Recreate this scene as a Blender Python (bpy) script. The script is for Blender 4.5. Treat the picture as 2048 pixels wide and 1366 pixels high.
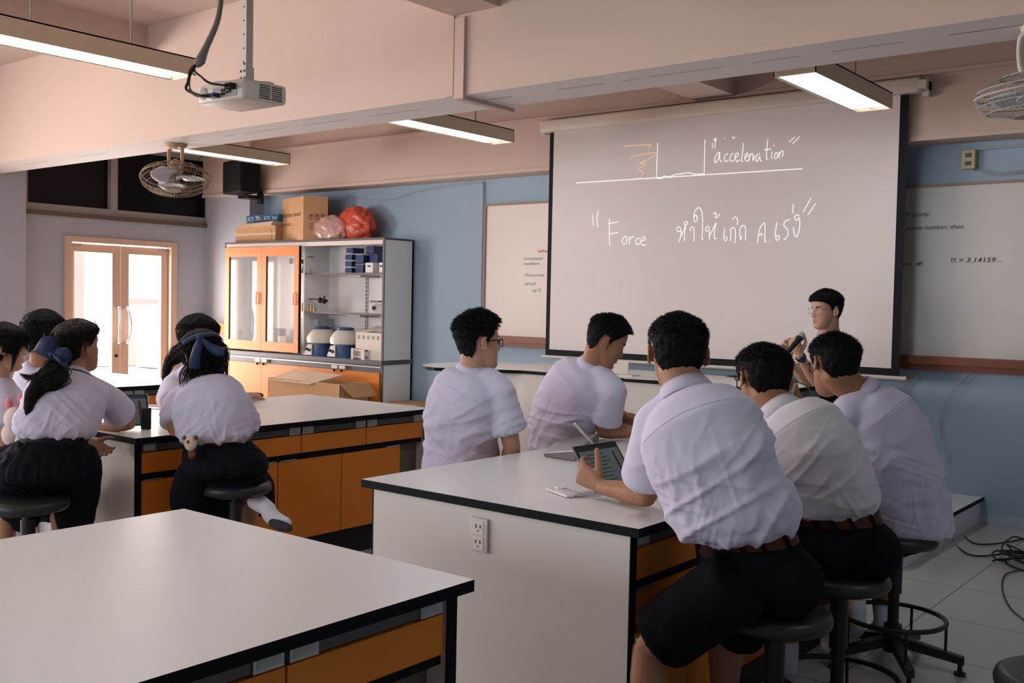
import bpy, bmesh, math, random
import numpy as np
from mathutils import Vector, Matrix, Euler, noise

for _o in list(bpy.data.objects):
    bpy.data.objects.remove(_o)
random.seed(7); np.random.seed(7)
SC = bpy.context.scene
COL = SC.collection
PI = math.pi

# ------------------------------------------------------------------ camera
CAM_H = 1.45
YAW, PITCH, ROLL = .67218, -.03907, .02038
FPX = 2043.02                               # focal length in pixels of a 2048 px wide frame
_f = np.array([-math.sin(YAW)*math.cos(PITCH), math.cos(YAW)*math.cos(PITCH), math.sin(PITCH)])
_r0 = np.array([math.cos(YAW), math.sin(YAW), 0.0]); _u0 = np.cross(_r0, _f)
_r = math.cos(ROLL)*_r0 + math.sin(ROLL)*_u0
_u = -math.sin(ROLL)*_r0 + math.cos(ROLL)*_u0
cam_d = bpy.data.cameras.new('camera'); cam = bpy.data.objects.new('camera', cam_d); COL.objects.link(cam)
cam_d.sensor_width = 36.0; cam_d.lens = FPX*36.0/2048.0
cam_d.clip_start = .05; cam_d.clip_end = 200
cam.matrix_world = Matrix(((_r[0], _u[0], -_f[0], 0), (_r[1], _u[1], -_f[1], 0), (_r[2], _u[2], -_f[2], CAM_H), (0, 0, 0, 1)))
SC.camera = cam

# ------------------------------------------------------------------ world, daylight, exposure
W = bpy.data.worlds.new('daylight'); SC.world = W; W.use_nodes = True
_bg = W.node_tree.nodes['Background']
_bg.inputs[0].default_value = (1.0, .955, .95, 1); _bg.inputs[1].default_value = 2.2
SC.view_settings.view_transform = 'Standard'; SC.view_settings.look = 'None'
SC.view_settings.gamma = 1; SC.view_settings.use_curve_mapping = False
SC.view_settings.exposure = 0.26

def area_light(name, loc, direction, sx, sy, power, color):
    d = bpy.data.lights.new(name, 'AREA'); d.shape = 'RECTANGLE'; d.size = sx; d.size_y = sy
    d.energy = power; d.color = color
    o = bpy.data.objects.new(name, d); COL.objects.link(o)
    o.location = loc; o.rotation_euler = Vector(direction).to_track_quat('-Z', 'Y').to_euler()
    return o
# daylight that comes in through the window bands of the left and rear walls (outside the frame)
area_light('daylight_left_windows', (-12.6, -1.2, 1.3), (1, .14, .05), 8.0, 2.7, 900, (1.0, .88, .81))
area_light('daylight_rear_windows', (-5.6, -4.3, 1.9), (.06, 1, -.06), 7.0, 1.5, 95, (.78, .88, 1.0))
area_light('daylight_door', (-10.62, 6.16, 1.15), (1, -.05, .0), 1.1, 1.8, 115, (1.0, .86, .80))

# ------------------------------------------------------------------ materials
def mat(name, color, rough=.6, spec=.4, metal=0.0, noise_amt=0.0, noise_scale=8.0, bump=0.0, bump_scale=200.0,
        emit=None, emit_s=0.0, coat=0.0, alpha=1.0, trans=0.0, ior=1.45, sss=0.0, bump_dist=.002):
    m = bpy.data.materials.new(name); m.use_nodes = True
    nt = m.node_tree; b = nt.nodes['Principled BSDF']
    b.inputs['Base Color'].default_value = (*color, 1)
    b.inputs['Roughness'].default_value = rough
    b.inputs['Specular IOR Level'].default_value = spec
    b.inputs['Metallic'].default_value = metal
    b.inputs['Coat Weight'].default_value = coat
    b.inputs['Alpha'].default_value = alpha
    b.inputs['Transmission Weight'].default_value = trans
    b.inputs['IOR'].default_value = ior
    if sss: 
        b.inputs['Subsurface Weight'].default_value = sss; b.inputs['Subsurface Scale'].default_value = .01
    if emit:
        b.inputs['Emission Color'].default_value = (*emit, 1); b.inputs['Emission Strength'].default_value = emit_s
    tc = nt.nodes.new('ShaderNodeTexCoord')
    if noise_amt > 0:
        n = nt.nodes.new('ShaderNodeTexNoise'); n.inputs['Scale'].default_value = noise_scale; n.inputs['Detail'].default_value = 5
        nt.links.new(tc.outputs['Object'], n.inputs['Vector'])
        mx = nt.nodes.new('ShaderNodeMix'); mx.data_type = 'RGBA'
        mx.inputs[6].default_value = (*[c*(1-noise_amt) for c in color], 1)
        mx.inputs[7].default_value = (*[min(1, c*(1+noise_amt)) for c in color], 1)
        nt.links.new(n.outputs['Fac'], mx.inputs[0]); nt.links.new(mx.outputs[2], b.inputs['Base Color'])
    if bump > 0:
        n2 = nt.nodes.new('ShaderNodeTexNoise'); n2.inputs['Scale'].default_value = bump_scale; n2.inputs['Detail'].default_value = 4
        nt.links.new(tc.outputs['Object'], n2.inputs['Vector'])
        bp = nt.nodes.new('ShaderNodeBump'); bp.inputs['Strength'].default_value = bump; bp.inputs['Distance'].default_value = bump_dist
        nt.links.new(n2.outputs['Fac'], bp.inputs['Height']); nt.links.new(bp.outputs['Normal'], b.inputs['Normal'])
    return m

MT = {}
MT['cream'] = mat('cream_wall_paint', (.61, .475, .41), .75, .25, noise_amt=.02, noise_scale=1.5, bump=.12, bump_scale=30, bump_dist=.004)
MT['pale_underside'] = mat('pale_beam_underside', (.78, .72, .70), .7, .3, bump=.12, bump_scale=30, bump_dist=.004)
MT['blue'] = mat('blue_wall_paint', (.33, .44, .54), .65, .3, noise_amt=.05, noise_scale=1.2, bump=.15, bump_scale=40, bump_dist=.004)
MT['paleblue'] = mat('pale_blue_wall_paint', (.40, .42, .47), .7, .3, noise_amt=.04, noise_scale=1.3, bump=.12, bump_scale=40, bump_dist=.004)
MT['base'] = mat('skirting_paint', (.42, .50, .56), .5, .4)
MT['laminate'] = mat('white_laminate', (.80, .795, .79), .30, .75, noise_amt=.015, noise_scale=3, bump=.05, bump_scale=500, bump_dist=.0005)
MT['panel'] = mat('offwhite_panel', (.62, .59, .56), .5, .35, noise_amt=.02, noise_scale=3)
MT['black'] = mat('black_edging', (.005, .006, .008), .6, .12)
MT['rubber'] = mat('black_rubber', (.01, .01, .012), .55, .4)
MT['orange'] = mat('orange_laminate', (.66, .20, .018), .38, .4, noise_amt=.03, noise_scale=4)
MT['orange_pale'] = mat('light_orange_frame', (.76, .25, .065), .4, .4, noise_amt=.03, noise_scale=4)
MT['carcass'] = mat('brown_carcass', (.13, .10, .075), .6, .3)
MT['greyedge'] = mat('grey_edging', (.10, .095, .11), .4, .45)
MT['alu'] = mat('brushed_aluminium', (.50, .52, .52), .35, .5, metal=.8)
MT['label'] = mat('label_card', (.42, .46, .45), .5, .4)
MT['chrome'] = mat('polished_steel', (.8, .8, .82), .15, .5, metal=1.0)
MT['beige_frame'] = mat('beige_aluminium_frame', (.60, .43, .33), .45, .4, noise_amt=.03)
MT['beige_lamp'] = mat('aged_beige_enamel', (.64, .54, .40), .45, .4, noise_amt=.05, noise_scale=6)
MT['lampdiff'] = mat('lamp_reflector', (.9, .92, .95), .4, .4, emit=(.95, .98, 1.0), emit_s=2.3)
MT['darkglass'] = mat('dark_tinted_glass', (.006, .006, .008), .3, .25)
MT['vinyl'] = mat('black_vinyl', (.018, .020, .022), .38, .45, bump=.2, bump_scale=120, bump_dist=.001)
MT['steelblack'] = mat('black_powder_coat', (.012, .012, .013), .4, .4)
MT['shirt'] = mat('white_lilac_cotton', (.61, .585, .73), .85, .2, noise_amt=.012, noise_scale=6, bump=.10, bump_scale=900, bump_dist=.0006)
MT['blouse'] = mat('white_cotton_blouse', (.59, .575, .71), .85, .2, noise_amt=.012, noise_scale=6, bump=.10, bump_scale=900, bump_dist=.0006)
MT['tee'] = mat('white_grey_shirt_cotton', (.61, .60, .655), .85, .2, noise_amt=.012, noise_scale=6, bump=.08, bump_scale=700, bump_dist=.0006)
MT['shorts'] = mat('black_twill', (.005, .0055, .008), .9, .1, bump=.1, bump_scale=600, bump_dist=.001)
MT['skirt'] = mat('navy_black_pleated_cloth', (.005, .006, .011), .85, .12)
MT['belt'] = mat('brown_leather', (.065, .016, .010), .45, .35, noise_amt=.1, noise_scale=20)
MT['beltblack'] = mat('black_leather', (.006, .006, .007), .5, .25)
MT['hair'] = mat('black_hair', (.006, .0055, .006), .62, .18)
MT['hairbrown'] = mat('dark_brown_hair', (.012, .008, .007), .55, .22)
MT['fade'] = mat('cropped_black_hair', (.03, .028, .027), .8, .15)
MT['ribbon'] = mat('navy_ribbon', (.018, .032, .080), .6, .3)
MT['sock'] = mat('white_sock_cotton', (.68, .68, .74), .9, .1, bump=.2, bump_scale=300)
MT['sole'] = mat('dark_grey_sock_sole', (.05, .05, .055), .9, .1)
MT['shoe'] = mat('black_shoe_leather', (.012, .012, .014), .35, .45)
MT['eyewhite'] = mat('eye_white', (.62, .58, .55), .3, .4)
MT['iris'] = mat('dark_iris', (.01, .007, .005), .15, .5)
MT['specs'] = mat('black_spectacle_frame', (.01, .01, .012), .25, .5)
MT['wire'] = mat('thin_metal_spectacle_frame', (.35, .33, .32), .25, .5, metal=.9)
MT['lens'] = mat('clear_lens', (.9, .93, .95), .03, .5, alpha=.05)
MT['card'] = mat('brown_cardboard', (.50, .29, .15), .8, .2, noise_amt=.05, noise_scale=5)
MT['cardpale'] = mat('pale_cardboard', (.62, .48, .36), .8, .2, noise_amt=.04, noise_scale=5)
MT['whitecard'] = mat('cream_carton', (.68, .62, .54), .7, .2)
MT['ink'] = mat('black_print', (.02, .02, .02), .7, .2)
MT['inkred'] = mat('red_marker', (.5, .05, .04), .6, .2)
MT['inkgrey'] = mat('faint_marker', (.25, .25, .26), .6, .2)
MT['bluecard'] = mat('blue_print_card', (.03, .12, .25), .6, .3)
MT['whiteprint'] = mat('white_print', (.8, .8, .8), .6, .3)
MT['board'] = mat('whiteboard_enamel', (.60, .575, .54), .38, .4, noise_amt=.04, noise_scale=2.0)
MT['boardleft'] = mat('whiteboard_enamel_clean', (.76, .66, .61), .4, .4, noise_amt=.02, noise_scale=2.0)
MT['boardframe'] = mat('brown_board_frame', (.30, .20, .16), .5, .4)
MT['wood'] = mat('reddish_wood_tray', (.20, .055, .025), .4, .4, noise_amt=.15, noise_scale=6)
MT['screen'] = mat('projection_screen_cloth', (.70, .64, .62), .85, .15, noise_amt=.012, noise_scale=.6)
MT['screenblack'] = mat('screen_border_black', (.008, .010, .014), .7, .2)
MT['screencase'] = mat('screen_case_enamel', (.70, .60, .53), .45, .35)
MT['light_white'] = mat('projected_white_line', (.9, .9, .92), .8, .1, emit=(.95, .97, 1), emit_s=.45)
MT['light_orange'] = mat('projected_orange_line', (.9, .6, .35), .8, .1, emit=(1, .62, .35), emit_s=.30)
MT['whiteplastic'] = mat('aged_white_plastic', (.60, .56, .50), .45, .4)
MT['plasticgrey'] = mat('grey_plastic', (.34, .33, .31), .5, .4)
MT['yellowplastic'] = mat('yellowed_plastic', (.50, .42, .28), .5, .4)
MT['rust'] = mat('aged_cream_fan_enamel', (.42, .29, .18), .5, .4, noise_amt=.35, noise_scale=14)
MT['fancage'] = mat('tarnished_fan_wire', (.22, .15, .10), .5, .4, metal=.3)
MT['fangrey'] = mat('pale_grey_fan_wire', (.38, .36, .33), .5, .4)
MT['blade'] = mat('translucent_fan_blade', (.62, .62, .68), .3, .45)
MT['speaker'] = mat('black_speaker_cloth', (.010, .010, .012), .7, .2)
MT['navyplastic'] = mat('navy_plastic', (.02, .04, .13), .3, .5)
MT['clearplastic'] = mat('clear_plastic', (.75, .78, .85), .12, .5, alpha=.28)
MT['glass'] = mat('cabinet_glass', (.9, .93, .93), .02, .9, alpha=.16, ior=1.6)
MT['doorglass'] = mat('door_glass', (1, 1, 1), .02, .5, alpha=.06)
MT['redbag'] = mat('red_plastic_bag', (.62, .09, .045), .25, .5, bump=.7, bump_scale=14, bump_dist=.02)
MT['bagclear'] = mat('clear_pinkish_bag_film', (.75, .48, .42), .15, .6, alpha=.55, bump=.8, bump_scale=16, bump_dist=.02)
MT['balancebody'] = mat('centrifuge_cream', (.62, .58, .52), .4, .4)
MT['deepblue'] = mat('deep_blue_base', (.02, .06, .16), .4, .4)
MT['brass'] = mat('brass_weights', (.45, .33, .15), .35, .5, metal=.7)
MT['tabletframe'] = mat('tablet_dark_glass', (.012, .016, .018), .18, .5)
MT['tabletscreen'] = mat('dim_tablet_screen', (.05, .065, .07), .2, .5, emit=(.30, .38, .40), emit_s=.10)
MT['screenlines'] = mat('dim_screen_text', (.02, .03, .03), .3, .4)
MT['screenred'] = mat('dim_screen_red_bar', (.10, .025, .015), .3, .4)
MT['phone'] = mat('white_phone_shell', (.72, .66, .66), .25, .5)
MT['pen'] = mat('white_stylus', (.75, .73, .74), .3, .5)
MT['teddywhite'] = mat('cream_plush', (.60, .50, .40), .95, .1, bump=.6, bump_scale=250)
MT['teddybrown'] = mat('brown_plush', (.16, .065, .03), .95, .1, bump=.6, bump_scale=250)
MT['plushpink'] = mat('white_plush_with_pink', (.70, .58, .58), .95, .1, bump=.6, bump_scale=150)
MT['pink'] = mat('pink_plush', (.65, .22, .26), .9, .1)
MT['cable'] = mat('black_cable', (.012, .012, .013), .4, .4)
MT['cablebeige'] = mat('beige_cable', (.42, .37, .31), .5, .4)
MT['cablegrey'] = mat('grey_cable_sleeve', (.18, .17, .16), .5, .4)
MT['paper'] = mat('white_paper', (.70, .66, .64), .8, .2)
MT['extwall'] = mat('outside_cream_wall', (.85, .78, .72), .8, .2, noise_amt=.05)
MT['extpink'] = mat('outside_pink_wall', (.62, .38, .36), .8, .2, noise_amt=.12, noise_scale=3)
MT['extgrey'] = mat('outside_grey', (.40, .38, .38), .8, .2, noise_amt=.1)
MT['extfloor'] = mat('outside_paving', (.8, .76, .72), .8, .2, noise_amt=.05)
def skin_mat(name, c):
    return mat(name, c, .5, .35, noise_amt=.06, noise_scale=30, sss=.08, bump=.08, bump_scale=400, bump_dist=.0006)
MT['skin'] = skin_mat('skin_tan', (.36, .18, .105))
MT['skinlight'] = skin_mat('skin_light', (.52, .30, .205))
MT['skindark'] = skin_mat('skin_brown', (.32, .155, .085))
MT['lip'] = mat('lips', (.38, .13, .10), .45, .35)

def fade_mat():
    m = mat('short_hair_with_faded_edge', (.006, .0055, .006), .7, .12); nt = m.node_tree; b = nt.nodes['Principled BSDF']
    at = nt.nodes.new('ShaderNodeAttribute'); at.attribute_name = 'dens'
    tc = nt.nodes.new('ShaderNodeTexCoord'); n = nt.nodes.new('ShaderNodeTexNoise'); n.inputs['Scale'].default_value = 420; n.inputs['Detail'].default_value = 3
    nt.links.new(tc.outputs['Object'], n.inputs['Vector'])
    a = nt.nodes.new('ShaderNodeMath'); a.operation = 'MULTIPLY_ADD'; a.inputs[1].default_value = 2.2; nt.links.new(at.outputs['Fac'], a.inputs[0])
    s = nt.nodes.new('ShaderNodeMath'); s.operation = 'MULTIPLY_ADD'; s.inputs[1].default_value = 1.6; s.inputs[2].default_value = -1.45; nt.links.new(n.outputs['Fac'], s.inputs[0])
    nt.links.new(s.outputs[0], a.inputs[2]); cl = nt.nodes.new('ShaderNodeClamp'); nt.links.new(a.outputs[0], cl.inputs[0]); nt.links.new(cl.outputs[0], b.inputs['Alpha'])
    return m
MT['hairfade'] = fade_mat()
def tile_mat():
    m = bpy.data.materials.new('grey_floor_tiles'); m.use_nodes = True; nt = m.node_tree; b = nt.nodes['Principled BSDF']
    tc = nt.nodes.new('ShaderNodeTexCoord'); mp = nt.nodes.new('ShaderNodeMapping'); mp.inputs['Location'].default_value = (.12, .05, 0)
    br = nt.nodes.new('ShaderNodeTexBrick'); br.offset = 0; br.squash = 1
    br.inputs['Scale'].default_value = 1; br.inputs['Brick Width'].default_value = .6; br.inputs['Row Height'].default_value = .6
    br.inputs['Mortar Size'].default_value = .004; br.inputs['Mortar Smooth'].default_value = .1
    br.inputs['Color1'].default_value = (.46, .46, .45, 1); br.inputs['Color2'].default_value = (.49, .485, .475, 1)
    br.inputs['Mortar'].default_value = (.20, .19, .18, 1)
    nt.links.new(tc.outputs['Object'], mp.inputs[0]); nt.links.new(mp.outputs[0], br.inputs['Vector'])
    nt.links.new(br.outputs['Color'], b.inputs['Base Color'])
    b.inputs['Roughness'].default_value = .22; b.inputs['Specular IOR Level'].default_value = .5
    return m
MT['tile'] = tile_mat()
# ------------------------------------------------------------------ geometry kit
def P(px, py, d):
    """the point seen at pixel (px, py) of the 2048x1366 frame, d metres in front of the camera"""
    return np.array([0, 0, CAM_H]) + d*(_f + _r*(px-1024)/FPX - _u*(py-683)/FPX)
def PX(px, py, X=None, Y=None, Z=None):
    q = _f + _r*(px-1024)/FPX - _u*(py-683)/FPX
    t = X/q[0] if X is not None else (Y/q[1] if Y is not None else (Z-CAM_H)/q[2])
    return np.array([0, 0, CAM_H]) + q*t

def origin_of(o):
    v = Vector((0, 0, 0))
    while o is not None:
        v += o.location; o = o.parent
    return v

class MB:
    def __init__(s): s.v = []; s.f = []; s.m = []; s.n = 0
    def add(s, V, F, mi=0):
        V = np.asarray(V, float); s.v.append(V)
        for f in F: s.f.append(tuple(i+s.n for i in f)); s.m.append(mi)
        s.n += len(V); return s
    def box(s, x0, x1, y0, y1, z0, z1, mi=0, top=None, sides=None, xf=None):
        V = [(x0,y0,z0),(x1,y0,z0),(x1,y1,z0),(x0,y1,z0),(x0,y0,z1),(x1,y0,z1),(x1,y1,z1),(x0,y1,z1)]
        F = [(0,3,2,1),(4,5,6,7),(0,1,5,4),(1,2,6,5),(2,3,7,6),(3,0,4,7)]
        if xf is not None: V = [xf(Vector(p)) for p in V]
        base = s.n; s.add(V, F, mi)
        if top is not None: s.m[-5] = top
        if sides is not None: s.m[-3] = sides; s.m[-1] = sides       # +x and -x faces
        return s
    def rbox(s, c, size, r=.01, rot=None, mi=0, seg=3):
        """rounded box"""
        bm = bmesh.new(); bmesh.ops.create_cube(bm, size=1)
        for v in bm.verts: v.co = Vector((v.co.x*size[0], v.co.y*size[1], v.co.z*size[2]))
        bmesh.ops.bevel(bm, geom=list(bm.edges), offset=r, segments=seg, affect='EDGES', profile=.5)
        R = Matrix.Identity(3) if rot is None else rot
        c = Vector(c); bm.verts.ensure_lookup_table()
        V = [tuple(R @ v.co + c) for v in bm.verts]; bm.verts.index_update()
        F = [[v.index for v in f.verts] for f in bm.faces]; bm.free()
        return s.add(V, F, mi)
    def sweep(s, C, A, B, mi=0, n=20, cap=True, closed=False, e=1.0):
        """C centres, A and B the two half-axis vectors of each ring"""
        C = np.asarray(C, float); A = np.asarray(A, float); B = np.asarray(B, float)
        t = np.linspace(0, 2*PI, n, endpoint=False)
        ct = np.sign(np.cos(t))*np.abs(np.cos(t))**e; st = np.sign(np.sin(t))*np.abs(np.sin(t))**e
        V = (C[:, None]+A[:, None]*ct[None, :, None]+B[:, None]*st[None, :, None]).reshape(-1, 3)
        F = []; k = len(C); kk = k if closed else k-1
        for i in range(kk):
            a = i*n; b = ((i+1) % k)*n
            for j in range(n):
                j2 = (j+1) % n; F.append((a+j, a+j2, b+j2, b+j))
        if cap and not closed:
            F.append(tuple(range(n-1, -1, -1))); F.append(tuple((k-1)*n+j for j in range(n)))
        return s.add(V, F, mi)
    def tube(s, pts, r, n=10, mi=0, sub=0, closed=False, flat=1.0, side=None, rounded=False):
        pts = np.asarray(pts, float); r = np.ones(len(pts))*r if np.isscalar(r) else np.asarray(r, float)
        if sub: pts, r = smooth(pts, r, sub, closed)
        if rounded:
            d0 = pts[0]-pts[1]; d0 /= np.linalg.norm(d0)+1e-9; d1 = pts[-1]-pts[-2]; d1 /= np.linalg.norm(d1)+1e-9
            pts = np.vstack([pts[0]+d0*r[0]*.95, pts[0]+d0*r[0]*.6, pts, pts[-1]+d1*r[-1]*.6, pts[-1]+d1*r[-1]*.95])
            r = np.concatenate([[r[0]*.3, r[0]*.8], r, [r[-1]*.8, r[-1]*.3]])
        T = np.gradient(pts, axis=0)
        if closed: T = np.roll(pts, -1, 0)-np.roll(pts, 1, 0)
        T /= np.linalg.norm(T, axis=1)[:, None]+1e-12
        u = np.array(side, float) if side is not None else (np.array([0, 0, 1.]) if abs(T[0][2]) < .9 else np.array([1., 0, 0]))
        A = []; B = []
        for i in range(len(pts)):
            a = u-T[i]*(u@T[i]); a /= np.linalg.norm(a)+1e-12
            if side is None: u = a
            A.append(a); B.append(np.cross(T[i], a))
        A = np.array(A)*r[:, None]; B = np.array(B)*r[:, None]*flat
        return s.sweep(pts, A, B, mi, n, True, closed)
    def cyl(s, p0, p1, r, r2=None, n=20, mi=0):
        return s.tube([p0, p1], [r, r if r2 is None else r2], n, mi)
    def lathe(s, c, prof, n=32, mi=0, axis=(0, 0, 1)):
        c = np.asarray(c, float); ax = np.asarray(axis, float); ax /= np.linalg.norm(ax)
        a = np.cross(ax, [0, 0, 1]) if abs(ax[2]) < .9 else np.cross(ax, [0, 1, 0]); a /= np.linalg.norm(a); b = np.cross(ax, a)
        C = [c+ax*z for r, z in prof]
        return s.sweep(C, [a*max(r, 1e-5) for r, z in prof], [b*max(r, 1e-5) for r, z in prof], mi, n, True)
    def ell(s, c, ax, R=None, n=20, m=14, mi=0):
        c = np.asarray(c, float); R = np.eye(3) if R is None else np.asarray(R)
        ph = np.linspace(-PI/2+.05, PI/2-.05, m)
        C = [c+R@np.array([0, 0, ax[2]*math.sin(p)]) for p in ph]
        return s.sweep(C, [R@np.array([ax[0]*math.cos(p), 0, 0]) for p in ph], [R@np.array([0, ax[1]*math.cos(p), 0]) for p in ph], mi, n, True)
    def grid(s, G, mi=0, closed_u=False):
        G = np.asarray(G, float); a, b = G.shape[:2]; F = []
        for i in range(a if closed_u else a-1):
            i2 = (i+1) % a
            for j in range(b-1): F.append((i*b+j, i2*b+j, i2*b+j+1, i*b+j+1))
        return s.add(G.reshape(-1, 3), F, mi)
    def sheet(s, G, th, mi=0):
        """grid surface with thickness"""
        G = np.asarray(G, float); du = np.gradient(G, axis=0); dv = np.gradient(G, axis=1)
        N = np.cross(du, dv); N /= np.linalg.norm(N, axis=2)[..., None]+1e-12
        a, b = G.shape[:2]; top = G+N*th/2; bot = G-N*th/2
        V = np.vstack([top.reshape(-1, 3), bot.reshape(-1, 3)]); F = []; o = a*b
        for i in range(a-1):
            for j in range(b-1):
                q = (i*b+j, (i+1)*b+j, (i+1)*b+j+1, i*b+j+1); F.append(q); F.append(tuple(o+k for k in reversed(q)))
        rim = [i*b for i in range(a)]+[(a-1)*b+j for j in range(1, b)]+[i*b+b-1 for i in range(a-2, -1, -1)]+[j for j in range(b-2, 0, -1)]
        for i in range(len(rim)):
            p, q = rim[i], rim[(i+1) % len(rim)]; F.append((p, p+o, q+o, q))
        return s.add(V, F, mi)
    def build(s, name, mats, parent=None, smooth_=False, world=True):
        V = np.vstack(s.v)
        if parent is not None:
            o = np.array(origin_of(parent)) if world else np.zeros(3); loc = (0, 0, 0)
        else:
            mn, mx = V.min(0), V.max(0); o = np.array([(mn[0]+mx[0])/2, (mn[1]+mx[1])/2, mn[2]]) if world else np.zeros(3); loc = tuple(o)
        return mesh_obj(name, V-o, s.f, mats, parent, loc, s.m, smooth_)

def mesh_obj(name, V, F, mats, parent=None, loc=(0, 0, 0), mi=None, smooth_=False):
    me = bpy.data.meshes.new(name); me.from_pydata([tuple(v) for v in np.asarray(V).tolist()], [], F)
    mats = mats if isinstance(mats, (list, tuple)) else [mats]
    for m in mats: me.materials.append(MT[m] if isinstance(m, str) else m)
    if mi is not None and len(mats) > 1: me.polygons.foreach_set('material_index', mi)
    bm = bmesh.new(); bm.from_mesh(me); bmesh.ops.recalc_face_normals(bm, faces=bm.faces); bm.to_mesh(me); bm.free()
    if smooth_:
        me.polygons.foreach_set('use_smooth', [True]*len(me.polygons))
        if smooth_ != 'all': me.set_sharp_from_angle(angle=math.radians(38))
    o = bpy.data.objects.new(name, me); COL.objects.link(o); o.location = loc
    if parent is not None: o.parent = parent
    return o

def smooth(P_, r, sub, closed=False):
    n = len(P_); out = []; ro = []
    idx = range(n) if closed else range(n-1)
    for i in idx:
        p0 = P_[(i-1) % n] if (closed or i > 0) else 2*P_[0]-P_[1]
        p1 = P_[i]; p2 = P_[(i+1) % n]
        p3 = P_[(i+2) % n] if (closed or i < n-2) else 2*P_[-1]-P_[-2]
        for k in range(sub):
            t = k/sub; t2 = t*t; t3 = t2*t
            out.append(.5*((2*p1)+(-p0+p2)*t+(2*p0-5*p1+4*p2-p3)*t2+(-p0+3*p1-3*p2+p3)*t3))
            ro.append(r[i]*(1-t)+r[(i+1) % n]*t)
    if not closed: out.append(P_[-1]); ro.append(r[-1])
    return np.array(out), np.array(ro)

def thing(name, label, cat, loc, group=None, rz=0.0):
    o = bpy.data.objects.new(name, None); COL.objects.link(o); o.empty_display_size = .1
    o.location = tuple(float(c) for c in loc); o.rotation_euler = (0, 0, rz); o['label'] = label; o['category'] = cat
    if group: o['group'] = group
    return o
def tag(o, label, cat, group=None):
    o['label'] = label; o['category'] = cat
    if group: o['group'] = group
    return o
def struct(o): o['kind'] = 'structure'; return o
def copy_tree(o, parent=None):
    c = o.copy(); COL.objects.link(c)
    if parent is not None: c.parent = parent
    for ch in list(o.children): copy_tree(ch, c)
    return c

def text_mesh(txt, height, mb, org, right, up, nrm_off=.001, mi=0, shear=0.0, width=None):
    """letters laid as flat shapes at org, reading along right, upright along up"""
    cu = bpy.data.curves.new('t', 'FONT'); cu.body = txt; cu.size = 1.0; cu.resolution_u = 2; cu.shear = shear
    ob = bpy.data.objects.new('t', cu); COL.objects.link(ob)
    dg = bpy.context.evaluated_depsgraph_get(); me = ob.evaluated_get(dg).to_mesh()
    V = np.array([v.co[:] for v in me.vertices]); F = [tuple(p.vertices) for p in me.polygons]
    ob.evaluated_get(dg).to_mesh_clear(); bpy.data.objects.remove(ob); bpy.data.curves.remove(cu)
    if len(V) == 0: return
    V[:, 0] -= V[:, 0].min(); h = .72
    sx = height/h if width is None else width/V[:, 0].max()
    right = np.asarray(right, float); up = np.asarray(up, float); n = np.cross(right, up); n /= np.linalg.norm(n)
    W_ = np.asarray(org)+V[:, :1]*sx*right+V[:, 1:2]*(height/h)*up+n*nrm_off
    mb.add(W_, F, mi)
# ------------------------------------------------------------------ the room
XL, XR, YB, YF, ZC = -10.45, 3.0, -4.5, 7.45, 3.46
BEAM_Z = 2.6
def sbox(name, mats, *b, **k):
    return struct(MB().box(*b, **k).build(name, mats))
sbox('floor', 'tile', XL-.2, XR+.2, YB-.2, YF+.2, -.12, 0)
sbox('ceiling', 'cream', XL-.2, XR+.2, YB-.2, YF+.2, ZC, ZC+.15)
sbox('wall_front', 'blue', XL-.2, XR+.2, YF, YF+.2, 0, ZC)
sbox('wall_right', 'blue', XR, XR+.2, YB-.2, YF, 0, ZC)
# left wall with the door opening and the high window opening
DY0, DY1, DZ = 5.50, 6.84, 2.05
WZ0, WZ1, WY0, WY1 = 2.28, 3.08, 5.05, 7.38
m = MB()
m.box(XL-.2, XL, 5.05, DY0, 0, WZ0); m.box(XL-.2, XL, DY1, YF, 0, WZ0); m.box(XL-.2, XL, DY0, DY1, DZ, WZ0)
m.box(XL-.2, XL, WY1, YF, WZ0, ZC); m.box(XL-.2, XL, WY0, WY1, WZ1, ZC)
# the part nearer the viewer, with a band of window openings
m.box(XL-.2, XL+.1, 2.9, 5.05, 0, ZC); m.box(XL-.2, XL, YB, -3.6, 0, ZC); m.box(XL-.2, XL, -3.6, 2.9, 0, .9); m.box(XL-.2, XL, -3.6, 2.9, 2.6, ZC)
struct(m.build('wall_left', 'paleblue'))
m = MB(); m.box(XL, XR, YB-.2, YB, 0, 1.1); m.box(XL, XR, YB-.2, YB, 2.65, ZC); m.box(-2.1, XR, YB-.2, YB, 1.1, 2.65); m.box(XL, -9.1, YB-.2, YB, 1.1, 2.65)
struct(m.build('wall_rear', 'paleblue'))
# beams (cream paint)
m = MB(); m.box(XL, XR, 4.33, 4.73, BEAM_Z, ZC); m.m[0] = 1; struct(m.build('trim_1', ['cream', 'pale_underside']))  # bottom face of the near beam is coloured paler than its sides
m = MB(); m.box(XL, XR, 7.2, YF, BEAM_Z, 3.04); m.box(XL, XR, 7.17, YF, 3.04, 3.065); m.box(XL, XR, 7.2, YF, 3.065, ZC)
m.box(XL, XR, 7.19, 7.2, BEAM_Z, BEAM_Z+.03); struct(m.build('trim_2', 'cream'))
m = MB(); m.box(-7.28, -7.0, YB, 4.33, 3.21, ZC); m.box(-7.28, -7.0, 4.73, 7.2, 3.21, ZC); struct(m.build('trim_3', 'cream'))
m = MB(); m.box(-3.92, -3.58, YB, 4.33, 3.05, ZC); m.box(-3.92, -3.58, 4.73, 7.2, 3.05, ZC); struct(m.build('trim_4', 'cream'))
m = MB(); m.box(-.6, -.26, YB, 4.33, 3.05, ZC); m.box(-.6, -.26, 4.73, 7.2, 3.05, ZC); struct(m.build('trim_5', 'cream'))
m = MB(); m.box(XL, XR, -1.6, -1.2, BEAM_Z, ZC); struct(m.build('trim_6', 'cream'))
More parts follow.
